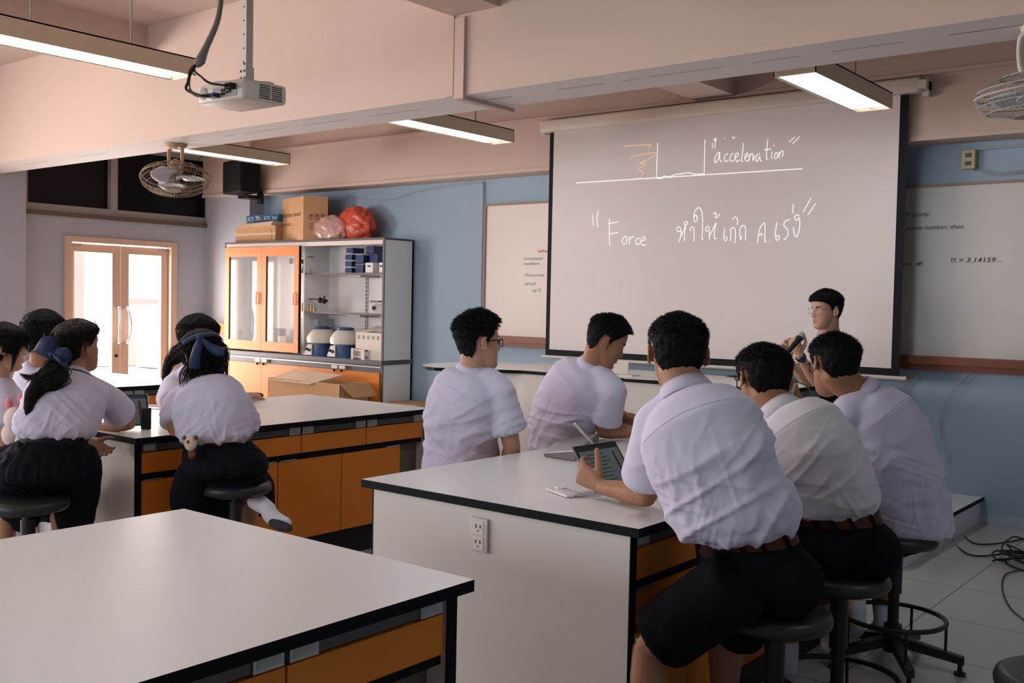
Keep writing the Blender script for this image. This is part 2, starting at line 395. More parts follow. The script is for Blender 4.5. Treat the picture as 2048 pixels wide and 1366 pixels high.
# the seam that cracks along the underside of the near beam
m = MB(); rs = random.Random(3); x = XL+.1
while x < XR-.2:
    L = rs.uniform(.05, .5)
    if rs.random() < .75:
        y = 4.50+rs.uniform(-.004, .004); w = rs.choice([.0015, .002, .004])
        m.box(x, x+L, y, y+w, BEAM_Z-.0015, BEAM_Z-.0005)
    x += L+rs.uniform(.02, .35)
struct(m.build('trim_7', 'carcass'))
# cable trunking down the beam face and under it
m = MB(); m.box(-3.955, -3.90, 4.318, 4.33, BEAM_Z, 3.05); m.box(-3.885, -3.815, 4.31, 4.33, BEAM_Z-.02, 3.03)
m.box(-3.885, -3.835, 4.33, 4.80, BEAM_Z-.022, BEAM_Z); struct(m.build('trim_8', 'cream'))
# corner column and shallow wall pilaster on the front wall
sbox('trim_9', 'paleblue', XL, -9.62, 7.25, YF, 0, BEAM_Z)
sbox('baseboard_front', 'base', XL, XR, YF-.015, YF, 0, .07)
m = MB(); m.box(XL, XL+.012, 5.05, 5.45, 0, .07); struct(m.build('baseboard_left', 'base'))
# conduit on the front wall left of the whiteboard
m = MB(); cpx = [PX(a, b, Y=7.43) for a, b in ((858, 378), (905, 371), (966, 364), (966, 420), (964, 500), (962, 612), (961, 720))]
m.tube([cpx[0], cpx[1], cpx[2]], .006, 8); m.tube(cpx[2:], .009, 8)
sl = [PX(a, b, Y=7.44) for a, b in ((690, 392), (740, 399), (790, 398), (830, 384), (905, 371))]
m.tube(sl, .004, 6, sub=6); struct(m.build('trim_10', 'paleblue'))

# high window band
w = struct(MB().box(XL-.12, XL-.10, WY0+.04, WY1-.05, WZ0+.09, WZ1-.03).build('window_1', 'darkglass'))
m = MB(); m.box(XL-.13, XL-.02, WY0, WY1, WZ0, WZ0+.09); m.box(XL-.13, XL-.03, WY0, WY1, WZ1-.04, WZ1)
for y in (WY0, 6.05, WY1-.08): m.box(XL-.128, XL-.028, y, y+.08, WZ0+.09, WZ1-.04)
m.build('window_frame', 'plasticgrey', w)
m = MB(); m.box(XL-.03, XL+.03, WY0, WY1, WZ0-.03, WZ0+.015); m.build('window_sill', 'carcass', w)

# double glass door with beige frame
d = thing('door_1', 'beige aluminium framed double glass door in the left wall', 'door', (XL, (DY0+DY1)/2, 0)); d['kind'] = 'structure'
fr = .075
m = MB(); m.box(XL-.12, XL+.03, DY0, DY0+fr, 0, DZ); m.box(XL-.12, XL+.03, DY1-fr, DY1, 0, DZ); m.box(XL-.12, XL+.03, DY0+fr, DY1-fr, DZ-fr*.8, DZ)
m.build('door_frame', 'beige_frame', d)
ym = (DY0+DY1)/2
for k, (a, b) in enumerate(((DY0+fr+.005, ym-.004), (ym+.004, DY1-fr-.005))):
    st = .095
    m = MB(); m.box(XL-.08, XL-.03, a, a+(st*.55 if k == 0 else st), .01, DZ-.075); m.box(XL-.08, XL-.03, b-(st if k == 0 else st*.9), b, .01, DZ-.075)
    al, bl_ = a+(st*.55 if k == 0 else st), b-(st if k == 0 else st*.9)
    m.box(XL-.08, XL-.03, al, bl_, DZ-.16, DZ-.075); m.box(XL-.08, XL-.03, al, bl_, .01, .13)
    leaf = m.build('door_leaf', 'beige_frame', d)
    MB().box(XL-.058, XL-.052, a+.04, b-.04, .1, DZ-.13).build('glass_pane', 'doorglass', leaf)
    yy = b-.045 if k == 0 else a+.045; s_ = 1
    hp = [(XL-.03, yy, 1.30), (XL+.03, yy, 1.29), (XL+.05, yy+.025*(1 if k else -.2), 1.2), (XL+.055, yy+.035*(1 if k else -.2), 1.1), (XL+.05, yy+.025*(1 if k else -.2), 1.0), (XL+.03, yy, .91), (XL-.03, yy, .90)]
    MB().tube(hp, .012, 10, sub=6).build('door_handle', 'chrome', leaf, True)
    if k == 0: MB().lathe((XL-.03, b-.045, .76), [(.018, 0), (.018, .012), (.008, .014)], 16, axis=(1, 0, 0)).build('keyhole', 'steelblack', leaf)
    MB().box(XL-.03, XL+.0, a+.02 if k == 0 else b-.12, a+.12 if k == 0 else b-.02, DZ-.10, DZ-.075).build('pivot_plate', 'plasticgrey', leaf)

# what is outside the door
sbox('ground_outside' if 0 else 'floor_outside', 'extfloor', -24, XL-.2, -8, 16, -.12, -.02)
o = MB().box(-14.6, -14.3, -6, 5.6, 0, .95).build('balustrade', 'extpink'); tag(o, 'low pinkish balustrade wall outside the glass door', 'wall'); 
m = MB(); m.box(-14.7, -14.2, -6, 5.6, .95, 1.02); cap = m.build('coping', 'extwall', o)
o = MB().box(-14.2, -13.9, 7.15, 7.62, 0, 4.5).build('outside_pillar', 'extpink'); tag(o, 'pale pink pillar seen through the glass door', 'pillar')
o = MB().box(-19.2, -19.0, 8.6, 16, 0, 6).build('outside_building', 'extwall'); tag(o, 'overexposed cream building wall seen through the right door leaf', 'building')
m = MB(); m.box(-18.99, -18.96, 11.0, 11.1, 1.3, 2.9); m.box(-18.99, -18.96, 12.6, 12.7, 1.3, 2.9); m.box(-18.99, -18.96, 11.0, 12.7, 2.85, 2.95); m.box(-18.99, -18.96, 11.0, 12.7, 1.25, 1.35)
m.build('window_surround', 'extpink', o)
MB().box(-18.99, -18.97, 9.35, 9.9, .3, 3.0).build('notice_panel', 'extgrey', o)
MB().box(-18.6, -17.9, 11.3, 12.2, 0, .85).build('outdoor_cupboard', 'extwall'); o = bpy.data.objects['outdoor_cupboard']; tag(o, 'pale box cupboard against the outside wall seen through the door', 'cupboard')
t = thing('air_conditioner', 'white outdoor air conditioning unit beyond the balustrade, reflected in the cabinet glass', 'air conditioner', (-15.4, 2.6, 1.0))
MB().rbox((-15.4, 2.6, 1.35), (.35, .95, .7), .02).build('casing', 'whiteprint', t)
MB().lathe((-15.22, 2.45, 1.35), [(.25, 0), (.25, .02), (.2, .03), (.05, .03)], 32, axis=(1, 0, 0)).build('fan_grille', 'extgrey', t)
MB().box(-15.6, -15.2, 2.2, 3.0, 0, 1.0).build('bracket', 'extgrey', t)
o = MB().box(-19.5, -19.2, -8, 4.2, 0, 5).build('outside_block', 'extpink'); tag(o, 'reddish block across the yard reflected in the cabinet glass', 'building')

# platform (low stage) along the front wall
o = thing('stage_platform', 'low white stage platform with dark edge trim along the front wall', 'platform', (-4.4, 6.6, 0))
MB().box(-6.66, -1.80, 5.81, YF-.005, 0, .165, 0).build('riser', 'laminate', o)
MB().box(-6.68, -1.785, 5.79, YF-.005, .165, .18).build('deck', 'laminate', o)
m = MB(); m.box(-6.68, -1.775, 5.785, 5.79, .160, .18); m.box(-1.785, -1.775, 5.79, YF-.005, .160, .18); m.build('edge_trim', 'black', o)

# ------------------------------------------------------------------ whiteboards
def board(nm, label, x0, x1, z0, z1, matn, tray=True):
    t = thing(nm, label, 'whiteboard', ((x0+x1)/2, 7.43, z0))
    MB().box(x0, x1, 7.43, 7.45, z0, z1).build('writing_surface', matn, t)
    f = .018
    m = MB(); m.box(x0, x1, 7.415, 7.45, z1, z1+f); m.box(x0, x1, 7.415, 7.45, z0-f, z0); m.box(x0-f, x0, 7.415, 7.45, z0-f, z1+f); m.box(x1, x1+f, 7.415, 7.45, z0-f, z1+f)
    m.build('frame', 'boardframe', t)
    m = MB(); m.box(x0-f, x1+f, 7.33, 7.45, z0-.055, z0-.02); m.box(x0-f, x1+f, 7.33, 7.345, z0-.02, z0-.002); m.box(x0-f, x1+f, 7.37, 7.45, z0-.10, z0-.055)
    m.build('wooden_tray', 'wood', t)
    return t
bl = board('whiteboard', 'whiteboard with faint red and grey writing, left of the projection screen', -6.25, -4.2, 1.13, 2.345, 'boardleft')
br = board('whiteboard', 'long whiteboard with pi notes at the right, partly behind the screen', -3.9, 1.2, 1.13, 2.31, 'board')
R3, U3 = np.array([1., 0, 0]), np.array([0, 0, 1.])
A_ = np.array
m = MB()
for txt, px, py, h, wd in (('Property', 1811, 434, .032, .165), ('prime number, then', 1811, 460, .03, .39), ('use of', 1806, 532, .03, .13)):
    q = PX(px, py, Y=7.43); text_mesh(txt, h, m, q, R3, U3, .002, 0, .25, wd)
q = PX(1901, 525, Y=7.43); text_mesh('= 3.14159...', .034, m, q+A_([.055, 0, 0]), R3, U3, .002, 0, .2, .27)
def pi_mark(m, q, s):
    for a, b, c, d in ((-.05, .95, .60, .68), (.18, .27, 0, .62), (.62, .71, .04, .62), (.62, .85, 0, .07)): m.box(q[0]+a*s, q[0]+b*s, 7.427, 7.429, q[2]+c*s, q[2]+d*s)
pi_mark(m, q, .042); pi_mark(m, PX(1836, 532, Y=7.43), .038)
m.build('marker_writing', 'ink', br)
m = MB()
for txt, px, py, wd in (('constant', 1048, 520, .22), ('numbers', 1048, 530, .18), ('theorem', 1050, 553, .22), ('proof', 1050, 570, .13), ('q/2', 1065, 583, .1)):
    text_mesh(txt, .03, m, PX(px, py, Y=7.43), R3, U3, .002, 0, .25, wd)
m.build('marker_writing', 'inkgrey', bl)
m = MB(); text_mesh('where', .03, m, PX(1076, 505, Y=7.43), R3, U3, .002, 0, .25, .18); m.build('red_writing', 'inkred', bl)

# ------------------------------------------------------------------ projection screen
SY = 7.14
t = thing('projection_screen', 'large pull-down projection screen with handwritten lesson on it', 'screen', (-3.84, SY, .93))
c = [PX(1100, 268, Y=SY), PX(1817, 200, Y=SY), PX(1798, 752, Y=SY), PX(1090, 712, Y=SY)]
x0, x1 = (c[0][0]+c[3][0])/2, (c[1][0]+c[2][0])/2; zb = (c[2][2]+c[3][2])/2; zt = (c[0][2]+c[1][2])/2
MB().box(x0, x1, SY+.003, SY+.006, zb, zt+.05).build('black_border', 'screenblack', t)
MB().box(x0+.045, x1-.055, SY-.001, SY+.0025, zb+.055, zt+.05).build('fabric', 'screen', t)
m = MB(); m.cyl((x0-.04, SY, zb-.01), (x1+.05, SY, zb-.01), .014, n=14); m.build('weight_bar', 'whiteplastic', t, True)
cs = MB(); cs.rbox(((x0+x1)/2+.01, SY-.005, zt+.075), (x1-x0+.16, .11, .10), .02); cs.build('case', 'screencase', t, True)
m = MB(); m.box(x1+.09, x1+.13, SY+.0, 7.2, zt-.0, zt+.13); m.box(x1+.06, x1+.13, SY-.06, SY+.06, zt+.04, zt+.10); m.box(x0-.10, x0-.06, SY, 7.2, zt+.02, zt+.13); m.build('bracket', 'whiteplastic', t)
# handwriting
STR = [
 [(80,452),(1705,350)], [(665,165),(658,412)], [(1005,140),(1000,390)],
 [(658,412),(685,422),(715,402),(750,408),(790,392),(840,385),(885,378),(930,388),(1000,388)],
 [(1058,205),(1062,165)], [(1068,130),(1075,150),(1086,130),(1080,170),(1075,205)], [(1145,128),(1150,138)], [(1200,120),(1210,132),(1222,120)],
 [(1112,232),(1090,245),(1075,285),(1083,305),(1100,280),(1112,235),(1112,285),(1128,302)],
 [(1172,240),(1150,255),(1145,285),(1158,298),(1176,290)], [(1212,238),(1192,252),(1186,285),(1200,298),(1216,285)],
 [(1222,272),(1244,254),(1240,236),(1226,248),(1222,282),(1238,298),(1255,285)], [(1283,165),(1276,230),(1268,290),(1280,297)],
 [(1294,270),(1316,252),(1310,237),(1296,250),(1293,282),(1308,296),(1325,280)], [(1328,245),(1322,295)], [(1324,268),(1340,242),(1352,250),(1350,290),(1362,262),(1370,250)],
 [(1402,240),(1380,255),(1371,288),(1384,296),(1400,262),(1404,290),(1414,295)], [(1458,138),(1450,220),(1448,276),(1460,283)], [(1430,215),(1482,208)],
 [(1488,228),(1484,270),(1492,278)], [(1500,180),(1505,188)], [(1516,234),(1505,256),(1512,278),(1528,262),(1530,240),(1516,234)], [(1542,228),(1538,272)], [(1540,248),(1558,222),(1568,232),(1562,264)],
 [(1610,158),(1652,122)], [(1635,172),(1688,118)],
 [(198,678),(204,760)], [(238,650),(230,720),(238,775)],
 [(320,710),(318,800),(322,905)], [(310,745),(382,732)], [(322,818),(382,808)],
 [(430,835),(412,862),(420,892),(440,884),(446,850),(430,835)], [(462,840),(462,895)], [(462,862),(478,840),(496,842)], [(537,845),(512,860),(508,882),(520,896),(537,888)],
 [(545,872),(578,856),(570,838),(550,852),(545,882),(560,899),(582,896)],
 [(832,800),(812,800),(802,785),(812,768),(828,775),(835,800),(832,835),(818,878)], [(826,848),(850,800),(866,762),(862,800),(857,858),(868,862)],
 [(868,730),(857,742),(866,756),(880,748),(880,734),(868,730)], [(905,800),(900,782),(914,770),(928,785),(926,872)],
 [(950,705),(940,682),(926,700),(930,730),(948,722),(950,690)], [(928,700),(932,655),(962,630),(984,660),(989,760),(985,855),(992,852)],
 [(1030,798),(1014,796),(1012,776),(1026,765),(1036,778),(1038,862)], [(1038,835),(1060,790),(1086,740),(1076,785),(1074,850),(1090,850)],
 [(1065,678),(1078,666),(1088,678),(1080,700),(1096,700),(1112,672)], [(1148,780),(1142,845),(1156,868),(1167,848),(1150,838)],
 [(1190,870),(1192,800),(1188,786),(1212,774),(1225,800),(1222,885)], [(1205,715),(1222,697),(1240,715),(1238,755)],
 [(1268,835),(1262,858),(1256,800),(1262,772),(1282,758),(1298,782),(1296,865)],
 [(1382,886),(1394,805),(1408,765),(1430,740),(1438,768),(1436,868),(1447,876)], [(1394,832),(1412,815),(1416,835)], [(1471,864),(1475,869)],
 [(1522,735),(1512,825),(1524,864),(1541,850),(1536,830),(1516,838)], [(1614,714),(1582,728),(1574,760),(1600,788),(1602,826),(1582,858),(1570,850)],
 [(1641,605),(1636,672)], [(1684,690),(1666,680),(1650,700),(1662,722),(1684,706),(1686,775),(1668,836),(1650,826),(1640,770)],
 [(1768,560),(1712,660)], [(1802,600),(1745,682)]]
ORG = [[(420,188),(610,178),(595,198)], [(470,268),(560,245),(640,235),(655,240),(640,258),(590,285),(535,312),(575,310),(570,325),(528,352),(552,365),(562,385),(545,410),(515,425)], [(290,200),(294,225)]]
def strokes(L, matn, nm, wpx=1.0):
    m = MB()
    for s in L:
        q = np.array([PX(1130+a/3.593, 240+b/3.593, Y=SY-.004) for a, b in s])
        if len(q) > 2: q, _ = smooth(q, np.ones(len(q)), 6)
        T = np.gradient(q, axis=0); T /= np.linalg.norm(T, axis=1)[:, None]+1e-9
        Nn = np.cross(T, [0, 1, 0]); Nn /= np.linalg.norm(Nn, axis=1)[:, None]+1e-9
        G = np.stack([q-Nn*.0028*wpx, q+Nn*.0028*wpx], 1); m.grid(G)
    return m.build(nm, matn, t)
strokes(STR, 'light_white', 'projected_handwriting'); strokes(ORG, 'light_orange', 'projected_orange_scribble')

# cables hanging under the right whiteboard
m = MB(); m.tube([PX(a, b, Y=7.41) for a, b in ((1790, 800), (1810, 770), (1850, 745), (1870, 733), (1910, 733), (1940, 737), (2048, 753))], .004, 6, sub=6)
m.tube([PX(a, b, Y=7.40) for a, b in ((1945, 735), (1915, 770), (1885, 815), (1878, 850), (1885, 885), (1897, 905), (1896, 928))], .0045, 6, sub=6)
tag(m.build('wall_cable', 'cablebeige', None, True), 'beige cables looping under the right whiteboard tray and hanging down the blue wall', 'cable')
# wall socket on the front wall
t = thing('wall_socket', 'yellowed two-gang socket box on the blue wall above the right whiteboard', 'socket', PX(1937, 337, Y=7.42))
a = PX(1923, 300, Y=7.40); b = PX(1950, 337, Y=7.40)
MB().rbox(((a[0]+b[0])/2, 7.425, (a[2]+b[2])/2), (b[0]-a[0], .05, a[2]-b[2]), .008).build('box', 'yellowplastic', t)
for zz in (.028, -.028):
    MB().box((a[0]+b[0])/2-.02, (a[0]+b[0])/2+.02, 7.397, 7.40, (a[2]+b[2])/2+zz-.014, (a[2]+b[2])/2+zz+.014).build('socket_face', 'carcass', t)
m = MB(); m.tube([PX(x_, y_, Y=7.43) for x_, y_ in ((1940, 300), (1980, 296), (2048, 291))], .008, 8)
m.tube([PX(x_, y_, Y=7.42) for x_, y_ in ((1940, 337), (1965, 343), (2000, 345), (2048, 340))], .005, 6, sub=5)
m.tube([PX(x_, y_, Y=7.42) for x_, y_ in ((1945, 338), (1975, 348), (2010, 348), (2048, 344))], .005, 6, sub=5)
m.build('cable', 'paleblue', t, True)
# ------------------------------------------------------------------ laboratory benches
BL, BW = 1.97, 1.165
def bench(label, loc, near_end_socket=False):
    t = thing('laboratory_bench', label, 'laboratory bench', loc, 'white topped laboratory benches')
    X0 = lambda a: loc[0]-a                       # distance in from the +x edge
    x, y, _z = loc
    def B(nm, m, mats, p=t, s=False): return m.build(nm, mats, p, s)
    m = MB(); m.box(x-BW, x, y, y+BL, .772, .8, 0, top=1); B('worktop', m, ['black', 'laminate'])
    for yy in (y+.02, y+BL-.05):
        m = MB(); m.box(x-BW+.045, x-.04, yy, yy+.03, 0, .772, 0, sides=1)
        m.box(x-.04, x-.036, yy-.002, yy+.032, 0, .772, 1); m.box(x-BW+.041, x-BW+.045, yy-.002, yy+.032, 0, .772, 1)
        B('end_panel', m, ['panel', 'black'])
    m = MB(); m.box(x-BW+.10, x-.10, y+.05, y+BL-.05, .17, .772); m.box(x-BW+.16, x-.12, y+.05, y+BL-.05, 0, .17, 1)
    B('carcass', m, ['carcass', 'rubber'])
    for side in (0, 1):
        fx = x-.045 if side == 0 else x-BW+.045; s = -1 if side == 0 else 1
        def sb(m, a, b, y0, y1, z0, z1, mi=0):
            m.box(min(fx+s*a, fx+s*b), max(fx+s*a, fx+s*b), y0, y1, z0, z1, mi)
        ys = [y+.052, y+.052+.468, y+.052+.936, y+.052+1.404, y+BL-.052]
        m = MB(); sb(m, .02, .05, y+.05, y+BL-.05, .725, .772); sb(m, .012, .05, y+.05, y+BL-.05, .60, .625)
        B('rail', m, 'black')
        for k in range(4):
            a, b = ys[k]+.003, ys[k+1]-.003
            m = MB(); sb(m, 0, .018, a, b, .628, .722); dr = B('drawer', m, 'orange')
            m = MB(); sb(m, .004, .016, a+.08, b-.08, .728, .760); B('drawer_handle', m, 'greyedge', dr)
            for c in (a+.004, b-.078):
                m = MB(); sb(m, -.002, .016, c, c+.074, .727, .764, 0); sb(m, -.003, -.002, c+.008, c+.066, .733, .758, 1)
                B('label_holder', m, ['alu', 'label'], dr)
            m = MB(); sb(m, .018, .40, a+.01, b-.01, .64, .71); B('drawer_box', m, 'carcass', dr)
        ds = [y+.052, y+.40, y+.836, y+1.274, y+1.73]
        if side == 0 or True:
            for k in range(4):
                a, b = ds[k]+.003, ds[k+1]-.003
                m = MB(); sb(m, 0, .018, a, b, .17, .592); dd = B('door', m, 'orange')
                hy = (b-.11, b-.01) if k % 2 == 1 else (a+.01, a+.11)
                m = MB(); sb(m, -.006, .004, hy[0], hy[1], .594, .600); B('door_pull', m, 'alu', dd)
    return t
tA = bench('laboratory bench with two girls leaning on its corner, in front of the door', (-4.165, 2.53, 0))
tB = bench('laboratory bench with a socket on its end panel and the boys around it', (-1.53, 2.53, 0))
tC = bench('nearest laboratory bench, empty top cut off by the lower left of the photo', (-1.53, -.17, 0))
tD = bench('farthest laboratory bench, empty and bright, by the glass door', (-6.55, 2.53, 0))
# double socket let into the end panel of the boys' bench
t = thing('double_socket', 'white double wall socket on the end panel of the boys\' bench', 'socket', (-2.145, 2.55, .63))
MB().rbox((-2.145, 2.545, .683), (.075, .012, .112), .004).build('face_plate', 'whiteplastic', t, True)
for zz in (.708, .657):
    MB().box(-2.166, -2.124, 2.537, 2.540, zz-.021, zz+.021).build('outlet', 'paper', t)
    m = MB()
    for dx in (-.009, .009): m.box(-2.145+dx-.002, -2.145+dx+.002, 2.536, 2.5375, zz-.002, zz+.010)
    m.lathe((-2.145, 2.5375, zz-.011), [(.003, 0), (.003, .001)], 10, axis=(0, -1, 0)); m.build('slots', 'ink', t)

# teacher's desk on the platform
t = thing('teacher_desk', 'long cream teacher\'s desk with curved left end on the stage platform', 'desk', (-3.9, 6.4, .18))
poly = [(-2.64, 6.06), (-2.64, 6.86), (-5.2, 6.98)]
for k in range(13):
    a = math.radians(80+k*15.5); poly.append((-5.33+.42*math.cos(a), 6.28+.50*math.sin(a)))
poly += [(-4.76, 6.10)]
def extr(poly, z0, z1, mi=0, m=None, topmi=None):
    m = m or MB(); n = len(poly); V = [(a, b, z0) for a, b in poly]+[(a, b, z1) for a, b in poly]
    F = [tuple(range(n-1, -1, -1)), tuple(range(n, 2*n))]+[(i, (i+1) % n, n+(i+1) % n, n+i) for i in range(n)]
    m.add(V, F, mi)
    if topmi is not None: m.m[-n-1] = topmi
    return m
extr(poly, .905, .93, 0, None, 1).build('desktop', ['black', 'laminate'], t)
m = MB(); m.box(-4.74, -2.70, 6.12, 6.14, .18, .905); m.box(-2.72, -2.70, 6.12, 6.8, .18, .905)
m.box(-5.50, -5.48, 6.2, 6.8, .18, .905); extr([(-4.74, 6.12), (-4.74, 6.14), (-5.50, 6.22), (-5.50, 6.20)], .18, .905, 0, m)
m.build('modesty_panel', 'cardpale' if 0 else 'panel', t)
MB().box(-4.1, -4.0, 6.4, 6.8, .18, .905).build('inner_support', 'panel', t)
# things on the desk
t = thing('document_stand', 'small white plastic stand on the teacher\'s desk by the screen', 'stand', PX(1240, 752, Z=.93))
q = PX(1240, 752, Z=.93)
extr([(q[0]-.13, q[1]), (q[0]+.10, q[1]), (q[0]+.10, q[1]+.12), (q[0]-.13, q[1]+.12)], .93, .94).build('foot', 'whiteplastic', t)
MB().sheet([[(q[0]-.12, q[1]+.03, .94), (q[0]-.12, q[1]+.08, 1.03)], [(q[0]+.05, q[1]+.03, .94), (q[0]+.02, q[1]+.08, 1.03)]], .012).build('upright', 'whiteplastic', t)
for i, (dx, rz) in enumerate(((0, .2), (.10, -.15), (.22, .05))):
    q = PX(1290, 757, Z=.93); R = Matrix.Rotation(rz, 3, 'Z')
    o = MB().rbox((q[0]+dx, q[1]+.03*i, .9325+.002*i), (.21, .29, .002), .0005, R, seg=1).build('paper_sheet', 'paper')
    tag(o, ('left sheet of paper on the teacher\'s desk', 'middle sheet of paper on the teacher\'s desk', 'right sheet of paper on the teacher\'s desk')[i], 'paper', 'papers on the teacher\'s desk')
q = PX(1468, 754, Z=.93)
o = MB().lathe((q[0], q[1], .93), [(.03, 0), (.055, .004), (.055, .012), (.03, .014), (.01, .014)], 24).build('cable_coil', 'cable', None, True); tag(o, 'small black cable coil on the teacher\'s desk beside the screen', 'cable')

# ------------------------------------------------------------------ stools
def make_stool(x, y, label, seat=.56, rot=0.0, z=0.0):
    t = thing('lab_stool', label, 'stool', (x, y, 0), 'round black lab stools')
    r = .165
    MB().lathe((x, y, seat-.05), [(.10, -.012), (r-.012, 0), (r-.002, .012), (r, .026), (r-.005, .042), (r-.02, .05), (r-.05, .049), (.01, .047)], 48).build('seat', 'vinyl', t, 'all')
    m = MB(); m.cyl((x, y, .16), (x, y, seat-.055), .022, n=20); m.cyl((x, y, .30), (x, y, seat-.09), .030, n=20); m.lathe((x, y, seat-.075), [(.05, 0), (.11, .012), (.11, .02), (.03, .02)], 24)
    m.cyl((x, y, .06), (x, y, .17), .036, n=20); m.build('column', 'steelblack', t, True)
    rr = .20
    m = MB(); a = np.linspace(0, 2*PI, 48, endpoint=False)
    m.tube(np.stack([x+rr*np.cos(a), y+rr*np.sin(a), 0*a+.20], 1), .010, 10, closed=True)
    m.build('foot_ring', 'steelblack', t, True)
    for k in range(5):
        an = rot+k*2*PI/5; c, s = math.cos(an), math.sin(an); R = Matrix(((c, -s, 0), (s, c, 0), (0, 0, 1)))
        m = MB()
        def xf(p, R=R): return (R @ p)+Vector((x, y, 0))
        V = [(.03,-.02,.085),(.03,.02,.085),(.03,.02,.125),(.03,-.02,.125),(.27,-.016,.045),(.27,.016,.045),(.27,.016,.075),(.27,-.016,.075)]
        m.add([tuple(xf(Vector(v))) for v in V], [(0,1,2,3),(7,6,5,4),(0,4,5,1),(1,5,6,2),(2,6,7,3),(3,7,4,0)])
        leg = m.build('leg', 'steelblack', t)
        m = MB(); p = xf(Vector((.255, 0, 0)))
        m.lathe(p, [(.022, 0), (.024, .012), (.010, .018), (.008, .05)], 16); m.build('foot_glide', 'rubber', leg, True)
        m = MB(); p = xf(Vector((rr, 0, 0))); m.cyl((p[0], p[1], .09), (p[0], p[1], .20), .006, n=8); m.build('ring_post', 'steelblack', leg)
    t.location.z = z
    return t
make_stool(-1.24, 2.84, 'black stool under the nearest boy, cut off at the bottom', rot=.3)
make_stool(-1.25, 3.38, 'black stool under the middle boy of the three', rot=.5)
make_stool(-1.33, 4.20, 'black stool with its foot ring in clear view, rightmost of the boys\' row', .55, rot=.25)
make_stool(-.47, 2.83, 'empty black stool cut off at the lower right corner', .55, rot=.1)
make_stool(-3.88, 2.86, 'black stool under the girl sitting cross-legged', .60, rot=.2)
make_stool(-4.24, 2.08, 'black stool under the ponytail girl at the left', .585, rot=.9)
make_stool(-5.05, 2.03, 'black stool under the girl at the left edge of the photo', .56, rot=.6)

# ------------------------------------------------------------------ ceiling lamps
def lamp(x, y, label, z=2.7):
    t = thing('ceiling_lamp', label, 'ceiling lamp', (x, y, z), 'pendant tube lamps')
    w, L, h = .24, 1.22, .10
    m = MB(); m.box(x-w/2, x+w/2, y-L/2, y+L/2, z+h-.008, z+h)
    for a, b in ((x-w/2, x-w/2+.006), (x+w/2-.006, x+w/2)): m.box(a, b, y-L/2, y+L/2, z, z+h)
    for a, b in ((y-L/2, y-L/2+.006), (y+L/2-.006, y+L/2)): m.box(x-w/2, x+w/2, a, b, z, z+h)
    m.build('housing', 'beige_lamp', t)
    m = MB(); m.box(x-w/2+.012, x+w/2-.012, y-L/2+.012, y+L/2-.012, z+.022, z+.03); m.build('reflector', 'lampdiff', t)
    m = MB()
    for xx in (x-w/2+.012, x, x+w/2-.012): m.box(xx-.002, xx+.002, y-L/2+.012, y+L/2-.012, z+.006, z+.022)
    k = 18
    for i in range(1, k): yy = y-L/2+L*i/k; m.box(x-w/2+.012, x+w/2-.012, yy-.001, yy+.001, z+.010, z+.022)
    m.build('louvre', 'chrome', t)
    al = area_light('tube_light', (x, y, z-.01), (0, 0, -1), w-.04, L-.04, 5.4, (.90, .96, 1.0)); al.parent = t; al.location = (0, 0, -.01)
    for yy in (y-.28, y+.28): MB().cyl((x, yy, z+h), (x, yy, ZC), .006, n=8).build('suspension_rod', 'fangrey', t)
    return t
lamp(-5.22, 2.85, 'pendant lamp at the upper left beside the projector')
lamp(-5.17, 5.71, 'pendant lamp hanging in the middle behind the beam')
lamp(-2.29, 5.88, 'pendant lamp in front of the projection screen at the upper right')
lamp(-7.82, 5.65, 'pendant lamp behind the left ceiling fan')
for lx, ly, ll in ((-2.29, 2.85, 'pendant lamp above the boys\' bench, out of the picture'), (-2.29, -.1, 'added pendant lamp above the nearest bench, out of the picture'), (-5.22, -.1, 'added pendant lamp in the rear left of the room, out of the picture'), (.65, 2.85, 'added pendant lamp at the right of the room, out of the picture')): lamp(lx, ly, ll)  # unseen lamps, added to brighten the bench tops

# ------------------------------------------------------------------ projector on its ceiling pole
pc = P(455, 182, 4.42); px_, py_, pz_ = pc
t = thing('ceiling_projector', 'white ceiling projector hanging from a perforated pole in front of the beam', 'projector', (px_, py_, pz_))
cc = np.array([px_-.03, py_+.10, pz_])
MB().rbox(cc, (.33, .235, .085), .018).build('body', 'whiteplastic', t, 'all')
m = MB(); 
for i in range(7):
    for j in range(2):
        m.box(cc[0]+.1645, cc[0]+.1665, cc[1]+.0+.0+j*.0-.04+.0, cc[1]+.09, 0, 0) if 0 else m.box(cc[0]+.1640, cc[0]+.1662, cc[1]-.035+j*.065, cc[1]+.022+j*.065, cc[2]+.022-i*.009, cc[2]+.026-i*.009)
m.build('vent_slots', 'ink', t)
m = MB(); y0 = cc[1]-.1185
m.box(cc[0]-.05, cc[0]+.12, y0-.001, y0+.002, cc[2]-.03, cc[2]+.015); m.build('connector_panel', 'plasticgrey', t)
m = MB()
for dx, dz in ((.02, 0), (.035, 0), (.02, -.015), (.035, -.015), (.055, -.01), (.075, -.01)): m.lathe((cc[0]+dx, y0, cc[2]+dz), [(.006, 0), (.006, .006), (.002, .006)], 10, axis=(0, -1, 0))
m.box(cc[0]+.075, cc[0]+.115, y0-.03, y0, cc[2]-.005, cc[2]+.02); m.build('sockets', 'ink', t)
m = MB(); m.box(cc[0]-.045, cc[0]+.005, y0-.035, y0, cc[2]-.03, cc[2]-.012); m.build('video_plug', 'navyplastic', t)
MB().lathe((cc[0]-.12, y0+.001, cc[2]), [(.028, 0), (.028, .003), (.02, .004)], 20, axis=(0, -1, 0)).build('rear_speaker', 'plasticgrey', t)
